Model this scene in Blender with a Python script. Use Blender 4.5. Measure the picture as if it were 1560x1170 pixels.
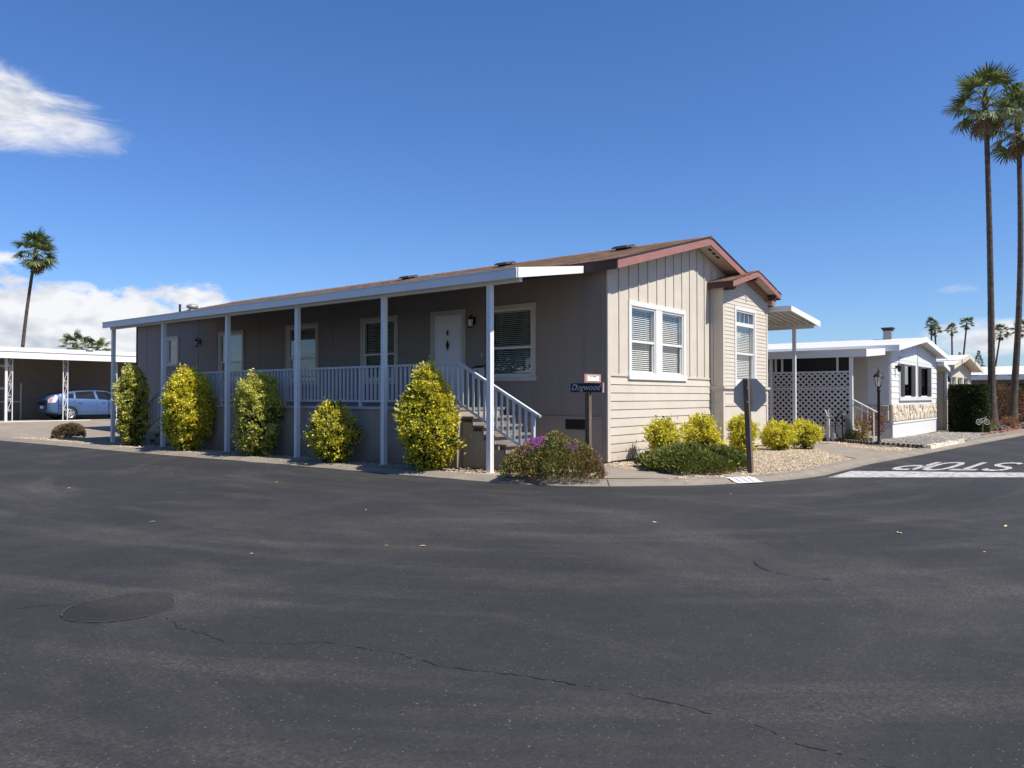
import bpy, bmesh, math, random
import numpy as np
from mathutils import Vector, Matrix, Euler

R = math.radians
scene = bpy.context.scene
for o in list(bpy.data.objects):
    bpy.data.objects.remove(o)
COL = scene.collection
random.seed(7)

# ---------------------------------------------------------------- camera
cam_d = bpy.data.cameras.new('camera')
cam = bpy.data.objects.new('camera', cam_d)
COL.objects.link(cam)
cam.location = (-14.02, -8.59, 1.42)
FWD = Vector((.7821, .6232, math.tan(R(.93)))).normalized()
cam.rotation_euler = FWD.to_track_quat('-Z', 'Y').to_euler()
cam_d.sensor_width = 36.0
cam_d.lens = 36.0 * 1172.0 / 1560.0
cam_d.clip_start = .1
cam_d.clip_end = 3000
scene.camera = cam

# ---------------------------------------------------------------- sun and sky
SUN = Vector((.11, -1.0, 1.32)).normalized()
sun_d = bpy.data.lights.new('sun', 'SUN')
sun_d.energy = 5.0
sun_d.angle = R(.53)
sun_d.color = (1.0, .94, .84)
sun = bpy.data.objects.new('sun', sun_d)
COL.objects.link(sun)
sun.location = (0, -20, 40)
sun.rotation_euler = SUN.to_track_quat('Z', 'Y').to_euler()

world = bpy.data.worlds.new('World')
scene.world = world
world.use_nodes = True
wn, wl = world.node_tree.nodes, world.node_tree.links
wn.clear()


def wmath(op, a, b=None, c=None, clamp=False):
    n = wn.new('ShaderNodeMath')
    n.operation = op
    n.use_clamp = clamp
    for i, s in enumerate((a, b, c)):
        if s is None:
            continue
        if isinstance(s, (int, float)):
            n.inputs[i].default_value = s
        else:
            wl.new(s, n.inputs[i])
    return n.outputs[0]


w_out = wn.new('ShaderNodeOutputWorld')
w_bg = wn.new('ShaderNodeBackground')
w_bg.inputs['Strength'].default_value = .062
sky = wn.new('ShaderNodeTexSky')
sky.sky_type = 'NISHITA'
sky.sun_disc = False
sky.sun_elevation = math.asin(SUN.z)
sky.sun_rotation = math.atan2(SUN.x, SUN.y)
sky.altitude = 0
sky.air_density = 1.0
sky.dust_density = .35
sky.ozone_density = 3.0
w_hs = wn.new('ShaderNodeHueSaturation')
w_hs.inputs['Saturation'].default_value = 1.12
wl.new(sky.outputs[0], w_hs.inputs['Color'])
w_wb = wn.new('ShaderNodeMixRGB')          # the camera's cool white balance
w_wb.blend_type = 'MULTIPLY'
w_wb.inputs[0].default_value = 1.0
w_wb.inputs[2].default_value = (1.06, 1.30, 1.76, 1)
wl.new(w_hs.outputs[0], w_wb.inputs[1])
wl.new(w_wb.outputs[0], w_bg.inputs['Color'])

# clouds: noise in the sky dome, thickest in a few banks (azimuth, elevation in degrees)
w_tc = wn.new('ShaderNodeTexCoord')
w_sep = wn.new('ShaderNodeSeparateXYZ')
wl.new(w_tc.outputs['Generated'], w_sep.inputs[0])
w_az = wmath('MULTIPLY', wmath('ARCTAN2', w_sep.outputs[1], w_sep.outputs[0]), 180 / math.pi)
w_el = wmath('MULTIPLY', wmath('ARCSINE', w_sep.outputs[2]), 180 / math.pi)


def wnoise(ka, ke, detail, rough, off=0.0, dist=0.0):
    cb = wn.new('ShaderNodeCombineXYZ')
    wl.new(wmath('MULTIPLY', w_az, ka), cb.inputs[0])
    wl.new(wmath('MULTIPLY', w_el, ke), cb.inputs[1])
    cb.inputs[2].default_value = off
    n = wn.new('ShaderNodeTexNoise')
    n.inputs['Scale'].default_value = 1
    n.inputs['Detail'].default_value = detail
    n.inputs['Roughness'].default_value = rough
    n.inputs['Distortion'].default_value = dist
    wl.new(cb.outputs[0], n.inputs[0])
    return n.outputs[0]


cum = wnoise(.24, .46, 9, .58, 3.7, .25)
wisp = wnoise(.12, .42, 10, .64, 8.2, .7)
shade = wnoise(.28, .52, 6, .55, 3.45, .25)


def blob(az, el, wa, we, noise, k, lo, hi, tilt=0.0):
    da = wmath('SUBTRACT', w_az, az)
    de = wmath('SUBTRACT', wmath('SUBTRACT', w_el, el), wmath('MULTIPLY', da, tilt))
    a2 = wmath('POWER', wmath('ABSOLUTE', wmath('DIVIDE', da, wa)), 2)
    e2 = wmath('POWER', wmath('ABSOLUTE', wmath('DIVIDE', de, we)), 2)
    base = wmath('SUBTRACT', 1.0, wmath('ADD', a2, e2))
    v = wmath('ADD', base, wmath('MULTIPLY', wmath('SUBTRACT', noise, .5), k))
    mr = wn.new('ShaderNodeMapRange')
    mr.interpolation_type = 'SMOOTHSTEP'
    mr.inputs['From Min'].default_value = lo
    mr.inputs['From Max'].default_value = hi
    wl.new(v, mr.inputs[0])
    return mr.outputs[0]


blobs = [
    (78.0, 17.7, 11.5, 3.0, wisp, 2.3, -.1, .8, .035),
    (69.5, 16.6, 6.0, 1.8, wisp, 3.2, .3, 1.6, .06),
    (88.0, 3.0, 30.0, 5.6, cum, 3.0, -.2, .25, 0.0),
    (62.5, 2.6, 9.5, 5.0, cum, 3.2, -.1, .4, 0.0),
    (4.5, 3.7, 6.8, 1.25, cum, 2.2, -.1, .8, 0.0),
    (8.3, 6.9, 1.8, .5, wisp, 2.6, .4, 2.2, 0.0),
    (-40.0, 2.5, 34.0, 3.6, cum, 3.6, .2, .9, 0.0),
    (165.0, 3.0, 40.0, 4.0, cum, 3.6, .2, .9, 0.0),
    (-120.0, 3.0, 40.0, 3.4, cum, 3.6, .3, 1.0, 0.0),
]
alpha = None
for b in blobs:
    s = blob(*b)
    alpha = s if alpha is None else wmath('MAXIMUM', alpha, s)
alpha = wmath('MULTIPLY', alpha, .96)
w_cr = wn.new('ShaderNodeValToRGB')
w_cr.color_ramp.elements[0].position = .30
w_cr.color_ramp.elements[0].color = (.56, .60, .70, 1)
w_cr.color_ramp.elements[1].position = .53
w_cr.color_ramp.elements[1].color = (.97, .97, .98, 1)
wl.new(shade, w_cr.inputs[0])
w_cb = wn.new('ShaderNodeBackground')
w_cb.inputs['Strength'].default_value = .72
wl.new(w_cr.outputs[0], w_cb.inputs['Color'])
w_mix = wn.new('ShaderNodeMixShader')
wl.new(alpha, w_mix.inputs[0])
wl.new(w_bg.outputs[0], w_mix.inputs[1])
wl.new(w_cb.outputs[0], w_mix.inputs[2])
wl.new(w_mix.outputs[0], w_out.inputs[0])

vs = scene.view_settings
vs.view_transform = 'Standard'
vs.look = 'None'
vs.exposure = .45
vs.gamma = 1.0
vs.use_curve_mapping = False


# ================================================================ helpers
def tag(o, label=None, cat=None, group=None, kind=None):
    if label:
        o['label'] = label
    if cat:
        o['category'] = cat
    if group:
        o['group'] = group
    if kind:
        o['kind'] = kind
    return o


def wloc(o):
    v = Vector((0, 0, 0))
    while o is not None:
        v += o.location
        o = o.parent
    return v


def thing(name, label, cat, loc=(0, 0, 0), group=None):
    o = bpy.data.objects.new(name, None)
    COL.objects.link(o)
    o.location = loc
    o.empty_display_size = .3
    return tag(o, label, cat, group)


def link(name, me, parent=None, loc=None, rot=None, scale=None):
    """an object on a shared mesh; loc is in world space"""
    o = bpy.data.objects.new(name, me)
    COL.objects.link(o)
    if parent is not None:
        o.parent = parent
        base = wloc(parent)
    else:
        base = Vector((0, 0, 0))
    if loc is not None:
        o.location = Vector(loc) - base
    if rot is not None:
        o.rotation_euler = rot
    if scale is not None:
        o.scale = scale
    return o


def copy_tree(o, parent=None):
    c = o.copy()
    COL.objects.link(c)
    c.parent = parent
    for ch in list(o.children):
        copy_tree(ch, c)
    return c


class MB:
    def __init__(self):
        self.v, self.f = [], []

    def add(self, pts, faces):
        n = len(self.v)
        self.v += [tuple(p) for p in pts]
        self.f += [tuple(n + i for i in fc) for fc in faces]
        return self

    def hexa(self, p):
        return self.add(p, [(0, 3, 2, 1), (4, 5, 6, 7), (0, 1, 5, 4), (1, 2, 6, 5), (2, 3, 7, 6), (3, 0, 4, 7)])

    def box(self, x0, x1, y0, y1, z0, z1):
        return self.hexa([(x0, y0, z0), (x1, y0, z0), (x1, y1, z0), (x0, y1, z0),
                          (x0, y0, z1), (x1, y0, z1), (x1, y1, z1), (x0, y1, z1)])

    def prism(self, pts, vec):
        n = len(pts)
        vec = Vector(vec)
        a = [Vector(p) for p in pts]
        b = [p + vec for p in a]
        nrm = Vector((0, 0, 0))
        for i in range(n):
            nrm += a[i].cross(a[(i + 1) % n])
        if nrm.dot(vec) > 0:
            a, b = a, b
        else:
            a, b = b, a
        faces = [tuple(range(n))[::-1], tuple(range(n, 2 * n))]
        for i in range(n):
            j = (i + 1) % n
            faces.append((i, j, n + j, n + i))
        return self.add(a + b, faces)

    def bar(self, a, b, w, h=None, up=(0, 0, 1)):
        a, b = Vector(a), Vector(b)
        h = w if h is None else h
        d = (b - a).normalized()
        u = Vector(up)
        s = d.cross(u)
        if s.length < 1e-4:
            s = d.cross(Vector((0, 1, 0)))
        s.normalize()
        t = s.cross(d).normalized()
        q = []
        for c in (a, b):
            q += [c - s * w / 2 - t * h / 2, c + s * w / 2 - t * h / 2, c + s * w / 2 + t * h / 2, c - s * w / 2 + t * h / 2]
        return self.add(q, [(0, 1, 2, 3), (7, 6, 5, 4), (0, 4, 5, 1), (1, 5, 6, 2), (2, 6, 7, 3), (3, 7, 4, 0)])

    def tube(self, path, r, n=8, cap=True):
        path = [Vector(p) for p in path]
        m = len(path)
        rs = r if isinstance(r, (list, tuple)) else [r] * m
        rings = []
        ref = Vector((0, 0, 1))
        d0 = (path[1] - path[0]).normalized()
        if abs(d0.dot(ref)) > .95:
            ref = Vector((1, 0, 0))
        for i, p in enumerate(path):
            d = (path[min(i + 1, m - 1)] - path[max(i - 1, 0)]).normalized()
            s = d.cross(ref)
            if s.length < 1e-4:
                s = d.cross(Vector((0, 1, 0)))
            s.normalize()
            t = d.cross(s).normalized()
            rings.append([p + (s * math.cos(2 * math.pi * k / n) + t * math.sin(2 * math.pi * k / n)) * rs[i] for k in range(n)])
        pts = [p for rg in rings for p in rg]
        faces = []
        for i in range(m - 1):
            for k in range(n):
                k2 = (k + 1) % n
                faces.append((i * n + k, i * n + k2, (i + 1) * n + k2, (i + 1) * n + k))
        if cap:
            faces.append(tuple(range(n))[::-1])
            faces.append(tuple((m - 1) * n + k for k in range(n)))
        return self.add(pts, faces)

    def lathe(self, prof, c=(0, 0, 0), n=16, axis='z'):
        pts, faces = [], []
        m = len(prof)
        for (r, z) in prof:
            for k in range(n):
                a = 2 * math.pi * k / n
                if axis == 'z':
                    pts.append((c[0] + r * math.cos(a), c[1] + r * math.sin(a), c[2] + z))
                elif axis == 'y':
                    pts.append((c[0] + r * math.cos(a), c[1] + z, c[2] + r * math.sin(a)))
                else:
                    pts.append((c[0] + z, c[1] + r * math.cos(a), c[2] + r * math.sin(a)))
        for i in range(m - 1):
            for k in range(n):
                k2 = (k + 1) % n
                faces.append((i * n + k, i * n + k2, (i + 1) * n + k2, (i + 1) * n + k))
        faces.append(tuple(range(n))[::-1])
        faces.append(tuple((m - 1) * n + k for k in range(n)))
        return self.add(pts, faces)

    def mesh(self, name, m=None, smooth=False, off=None):
        me = bpy.data.meshes.new(name)
        v = self.v
        if off is not None:
            v = [(p[0] - off[0], p[1] - off[1], p[2] - off[2]) for p in v]
        me.from_pydata(v, [], self.f)
        bm = bmesh.new()
        bm.from_mesh(me)
        bmesh.ops.recalc_face_normals(bm, faces=bm.faces)
        bm.to_mesh(me)
        bm.free()
        if m is not None:
            me.materials.append(m)
        if smooth:
            me.polygons.foreach_set('use_smooth', [True] * len(me.polygons))
            if smooth != 'all':
                try:
                    me.set_sharp_from_angle(angle=R(40))
                except Exception:
                    pass
        return me

    def build(self, name, m, parent=None, smooth=False, bevel=0.0):
        off = wloc(parent) if parent is not None else None
        me = self.mesh(name, m, smooth, off)
        o = bpy.data.objects.new(name, me)
        COL.objects.link(o)
        o.parent = parent
        if bevel:
            b = o.modifiers.new('bevel', 'BEVEL')
            b.width = bevel
            b.segments = 2
            b.limit_method = 'ANGLE'
        return o


def bx(name, m, parent, x0, x1, y0, y1, z0, z1, bevel=0.0):
    return MB().box(x0, x1, y0, y1, z0, z1).build(name, m, parent, bevel=bevel)


def np_mesh(name, verts, faces, m, cols=None, smooth=False):
    """verts (n,3), faces (k,q) of one size; cols (k,3) per face -> corner colour attribute 'col'"""
    verts = np.asarray(verts, np.float32)
    faces = np.asarray(faces, np.int32)
    me = bpy.data.meshes.new(name)
    k, q = faces.shape
    me.vertices.add(len(verts))
    me.vertices.foreach_set('co', verts.ravel())
    me.loops.add(k * q)
    me.loops.foreach_set('vertex_index', faces.ravel())
    me.polygons.add(k)
    me.polygons.foreach_set('loop_start', np.arange(0, k * q, q, dtype=np.int32))
    if cols is not None:
        at = me.color_attributes.new('col', 'FLOAT_COLOR', 'CORNER')
        c = np.ones((k, q, 4), np.float32)
        c[:, :, :3] = np.asarray(cols, np.float32)[:, None, :]
        at.data.foreach_set('color', c.ravel())
    if smooth:
        me.polygons.foreach_set('use_smooth', np.ones(k, bool))
    me.update()
    me.validate()
    if m is not None:
        me.materials.append(m)
    return me


# ================================================================ materials
M = {}


def mat(name, col, rough=.6, var=.10, scale=6.0, bump=0.0, bscale=60.0, spec=.4, metal=0.0,
        rnd=0.0, stretch=(1, 1, 1), dirt=0.0, dirtcol=(.10, .085, .07), dscale=1.3, dpos=(.5, .78), splash=0.0):
    m = bpy.data.materials.new(name)
    m.use_nodes = True
    nt = m.node_tree
    n, l = nt.nodes, nt.links
    b = n['Principled BSDF']
    b.inputs['Roughness'].default_value = rough
    b.inputs['Metallic'].default_value = metal
    b.inputs['Specular IOR Level'].default_value = spec
    tc = n.new('ShaderNodeTexCoord')
    mp = n.new('ShaderNodeMapping')
    mp.inputs['Scale'].default_value = stretch
    l.new(tc.outputs['Object'], mp.inputs[0])
    nz = n.new('ShaderNodeTexNoise')
    nz.inputs['Scale'].default_value = scale
    nz.inputs['Detail'].default_value = 6
    nz.inputs['Roughness'].default_value = .6
    l.new(mp.outputs[0], nz.inputs[0])
    rp = n.new('ShaderNodeValToRGB')
    rp.color_ramp.elements[0].position = .3
    rp.color_ramp.elements[1].position = .7
    rp.color_ramp.elements[0].color = tuple(c * (1 - var) for c in col) + (1,)
    rp.color_ramp.elements[1].color = tuple(min(1, c * (1 + var)) for c in col) + (1,)
    l.new(nz.outputs[0], rp.inputs[0])
    out = rp.outputs[0]
    if dirt:
        dn = n.new('ShaderNodeTexNoise')
        dn.inputs['Scale'].default_value = dscale
        dn.inputs['Detail'].default_value = 9
        dn.inputs['Roughness'].default_value = .68
        l.new(tc.outputs['Object'], dn.inputs[0])
        dr = n.new('ShaderNodeValToRGB')
        dr.color_ramp.elements[0].position = dpos[0]
        dr.color_ramp.elements[1].position = dpos[1]
        dr.color_ramp.elements[0].color = (0, 0, 0, 1)
        dr.color_ramp.elements[1].color = (dirt, dirt, dirt, 1)
        l.new(dn.outputs[0], dr.inputs[0])
        mx = n.new('ShaderNodeMixRGB')
        l.new(dr.outputs[0], mx.inputs[0])
        l.new(out, mx.inputs[1])
        mx.inputs[2].default_value = tuple(dirtcol) + (1,)
        out = mx.outputs[0]
    if splash:
        # rain-splashed soil on the lowest hand's breadth of a wall
        sz = n.new('ShaderNodeSeparateXYZ')
        l.new(tc.outputs['Object'], sz.inputs[0])
        sr_ = n.new('ShaderNodeMapRange')
        sr_.inputs['From Min'].default_value = .50
        sr_.inputs['From Max'].default_value = .02
        l.new(sz.outputs[2], sr_.inputs[0])
        sn = n.new('ShaderNodeTexNoise')
        sn.inputs['Scale'].default_value = 5
        sn.inputs['Detail'].default_value = 8
        sn.inputs['Roughness'].default_value = .7
        l.new(tc.outputs['Object'], sn.inputs[0])
        sm = n.new('ShaderNodeMath')
        sm.operation = 'MULTIPLY'
        l.new(sr_.outputs[0], sm.inputs[0])
        l.new(sn.outputs[0], sm.inputs[1])
        sm2 = n.new('ShaderNodeMath')
        sm2.operation = 'MULTIPLY'
        sm2.use_clamp = True
        sm2.inputs[1].default_value = splash
        l.new(sm.outputs[0], sm2.inputs[0])
        mx2 = n.new('ShaderNodeMixRGB')
        l.new(sm2.outputs[0], mx2.inputs[0])
        l.new(out, mx2.inputs[1])
        mx2.inputs[2].default_value = (.22, .17, .12, 1)
        out = mx2.outputs[0]
    if rnd:
        oi = n.new('ShaderNodeObjectInfo')
        mr = n.new('ShaderNodeMapRange')
        mr.inputs['To Min'].default_value = 1 - rnd
        mr.inputs['To Max'].default_value = 1 + rnd
        l.new(oi.outputs['Random'], mr.inputs[0])
        vm = n.new('ShaderNodeVectorMath')
        vm.operation = 'SCALE'
        l.new(out, vm.inputs[0])
        l.new(mr.outputs[0], vm.inputs['Scale'])
        out = vm.outputs[0]
    l.new(out, b.inputs['Base Color'])
    if bump:
        bn = n.new('ShaderNodeTexNoise')
        bn.inputs['Scale'].default_value = bscale
        bn.inputs['Detail'].default_value = 5
        l.new(mp.outputs[0], bn.inputs[0])
        bp = n.new('ShaderNodeBump')
        bp.inputs['Strength'].default_value = bump
        bp.inputs['Distance'].default_value = .01
        l.new(bn.outputs[0], bp.inputs['Height'])
        l.new(bp.outputs[0], b.inputs['Normal'])
    M[name] = m
    return m


def leafmat(name, trans=.25, rough=.45, spec=.35):
    m = bpy.data.materials.new(name)
    m.use_nodes = True
    nt = m.node_tree
    n, l = nt.nodes, nt.links
    b = n['Principled BSDF']
    b.inputs['Roughness'].default_value = rough
    b.inputs['Specular IOR Level'].default_value = spec
    at = n.new('ShaderNodeAttribute')
    at.attribute_name = 'col'
    l.new(at.outputs['Color'], b.inputs['Base Color'])
    tr = n.new('ShaderNodeBsdfTranslucent')
    l.new(at.outputs['Color'], tr.inputs['Color'])
    mx = n.new('ShaderNodeMixShader')
    mx.inputs[0].default_value = trans
    l.new(b.outputs[0], mx.inputs[1])
    l.new(tr.outputs[0], mx.inputs[2])
    l.new(mx.outputs[0], n['Material Output'].inputs[0])
    M[name] = m
    return m


def glassmat(name, tint=(.9, .95, .94), refl=1.0):
    """thin pane: mirror by Fresnel over clear"""
    m = bpy.data.materials.new(name)
    m.use_nodes = True
    nt = m.node_tree
    n, l = nt.nodes, nt.links
    n.remove(n['Principled BSDF'])
    fr = n.new('ShaderNodeFresnel')
    fr.inputs['IOR'].default_value = 1.55
    mu = n.new('ShaderNodeMath')
    mu.operation = 'MULTIPLY'
    mu.use_clamp = True
    mu.inputs[1].default_value = 1.8 * refl
    ge = n.new('ShaderNodeNewGeometry')
    fb = n.new('ShaderNodeMath')
    fb.operation = 'SUBTRACT'
    fb.inputs[0].default_value = 1.0
    l.new(ge.outputs['Backfacing'], fb.inputs[1])
    ff = n.new('ShaderNodeMath')
    ff.operation = 'MULTIPLY'
    l.new(fr.outputs[0], ff.inputs[0])
    l.new(fb.outputs[0], ff.inputs[1])
    l.new(ff.outputs[0], mu.inputs[0])
    tr = n.new('ShaderNodeBsdfTransparent')
    tr.inputs[0].default_value = tint + (1,)
    gl = n.new('ShaderNodeBsdfGlossy')
    gl.inputs['Roughness'].default_value = .01
    tc = n.new('ShaderNodeTexCoord')
    nz = n.new('ShaderNodeTexNoise')
    nz.inputs['Scale'].default_value = 1.6
    l.new(tc.outputs['Object'], nz.inputs[0])
    bp = n.new('ShaderNodeBump')
    bp.inputs['Strength'].default_value = .05
    bp.inputs['Distance'].default_value = .01
    l.new(nz.outputs[0], bp.inputs['Height'])
    l.new(bp.outputs[0], gl.inputs['Normal'])
    mx = n.new('ShaderNodeMixShader')
    l.new(mu.outputs[0], mx.inputs[0])
    l.new(tr.outputs[0], mx.inputs[1])
    l.new(gl.outputs[0], mx.inputs[2])
    l.new(mx.outputs[0], n['Material Output'].inputs[0])
    M[name] = m
    return m


mat('siding', (.535, .482, .405), .75, .05, 3, .12, 90, .25, rnd=.025, dirt=.24, dirtcol=(.33, .28, .23), dscale=1.1, splash=1.0)
mat('wall_panel_shaded', (.275, .238, .205), .8, .05, 2.5, .15, 70, .2, stretch=(1, 3, .4), dirt=.16, dirtcol=(.30, .25, .20), dscale=.9)  # darker than siding: the porch side's shade is put into the colour
mat('trim', (.55, .495, .415), .7, .05, 4, .08, 80, .25, rnd=.02, dirt=.12, dirtcol=(.4, .33, .27))
mat('window_white', (.66, .655, .62), .45, .03, 5, rnd=.01)
mat('blind', (.74, .74, .68), .6, .05, 9)
mat('interior', (.075, .07, .065), .9, .2, 3)
mat('rake_red', (.29, .138, .12), .65, .12, 5, .12, 40, .25, stretch=(.6, 1, 3), dirt=.25, dirtcol=(.30, .14, .12), dscale=2.2)
mat('eave_brown', (.075, .042, .038), .7, .12, 6)
mat('soffit', (.50, .44, .38), .8, .05, 4)
mat('shingle', (.22, .135, .09), .9, .22, 9, .5, 120, .15, dirt=.4, dirtcol=(.20, .13, .10), dscale=3)
mat('awning_white', (.76, .755, .73), .42, .03, 3, .03, 20, .4, dirt=.10, dirtcol=(.55, .52, .47), dscale=1.4)
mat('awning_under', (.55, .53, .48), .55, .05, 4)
mat('rail_white', (.50, .51, .51), .5, .04, 6, rnd=.02)
mat('skirt', (.33, .285, .24), .8, .06, 3, .15, 60, .2, dirt=.3, dirtcol=(.22, .18, .14), splash=1.2)
mat('deck_edge', (.42, .41, .39), .6, .05, 5)
mat('tread', (.20, .172, .145), .7, .15, 7, stretch=(.4, 3, 1))
mat('dark', (.014, .013, .013), .6, .2, 5)
mat('black_metal', (.012, .012, .012), .55, .15, 8, spec=.3)
mat('vent_dark', (.025, .024, .024), .7, .2, 8)
mat('door_white', (.80, .80, .79), .5, .03, 5)
mat('brass', (.25, .2, .11), .35, .1, 8, metal=.9)
mat('mailbox', (.55, .55, .52), .45, .04, 6)
mat('post_wood', (.175, .115, .07), .8, .35, 8, .4, 30, .2, stretch=(6, 6, .6))
mat('post_dark', (.135, .105, .075), .8, .4, 8, .5, 30, .2, stretch=(7, 7, .5))
mat('sign_black', (.012, .012, .022), .5, .2, 8)
mat('sign_edge', (.46, .30, .25), .6, .15, 8)
mat('sign_frame', (.40, .20, .16), .6, .25, 12)
mat('sign_paper', (.82, .80, .74), .6, .04, 10)
mat('sign_ink', (.03, .03, .035), .6, .1, 10)
mat('letter_blue', (.50, .53, .55), .5, .08, 10)
mat('alu', (.50, .465, .41), .6, .10, 5, metal=.1, spec=.4)
mat('paint_white', (.47, .46, .435), .7, .07, 8, .15, 120, .2, dirt=.9, dirtcol=(.06, .058, .055), dscale=11, dpos=(.47, .66))
mat('curb_paint', (.68, .68, .66), .6, .05, 8)
mat('leaf_litter', (.62, .46, .20), .7, .3, 20)
mat('white_siding', (.68, .665, .64), .55, .03, 4, rnd=.02, dirt=.08, dirtcol=(.6, .57, .52))
mat('cream_siding', (.60, .53, .41), .6, .04, 4, rnd=.02)
mat('white_roof', (.74, .725, .70), .5, .02, 3, dirt=.10, dirtcol=(.62, .60, .57), dscale=.8)
mat('lattice', (.62, .585, .55), .65, .06, 6)
mat('stone', (.57, .49, .375), .85, .22, 9, .7, 25, .2, rnd=.18)
mat('mortar', (.33, .28, .22), .95, .15, 20)
mat('shutter', (.05, .045, .043), .6, .1, 8)
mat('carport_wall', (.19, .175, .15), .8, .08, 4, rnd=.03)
mat('iron_white', (.66, .645, .62), .5, .03, 9)
mat('car_paint', (.075, .14, .29), .26, .04, 2, spec=.6, metal=.35)
mat('tyre', (.018, .018, .018), .8, .2, 20)
mat('rim', (.62, .63, .65), .3, .05, 9, metal=.7)
mat('lamp_red', (.50, .22, .24), .2, .1, 12, spec=.6)
mat('lamp_clear', (.72, .70, .72), .2, .06, 12, spec=.6)
mat('car_glass', (.012, .014, .016), .05, .1, 3, spec=.8)
mat('trunk_palm', (.088, .070, .056), .95, .45, 5, 1.0, 14, .1, stretch=(1, 1, 2.2), dirt=.5, dirtcol=(.20, .165, .13), dscale=3.5)
mat('bark', (.10, .072, .05), .9, .3, 20, .6, 30, .1)
mat('brick_red', (.26, .10, .075), .9, .25, 14, .4, 40, rnd=.25)
mat('edging_dark', (.10, .085, .078), .9, .25, 14, .4, 40, rnd=.25)
mat('rock_pale', (.58, .50, .40), .9, .2, 9, .5, 30, rnd=.2)
mat('hose', (.035, .05, .055), .5, .2, 8)
mat('chimney', (.30, .30, .29), .5, .15, 8, metal=.3)
mat('lamp_glass', (.70, .68, .60), .25, .05, 6)
mat('planter', (.30, .26, .22), .8, .2, 9)
leafmat('leaf', .35)
leafmat('needle', .15, .55, .25)
leafmat('petal', .3, .6, .2)
leafmat('frond', .22, .38, .4)
leafmat('pebble', 0.0, .85, .2)
glassmat('pane', (.94, .945, .945))
glassmat('pane_porch', (.84, .87, .86), 1.15)


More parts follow.
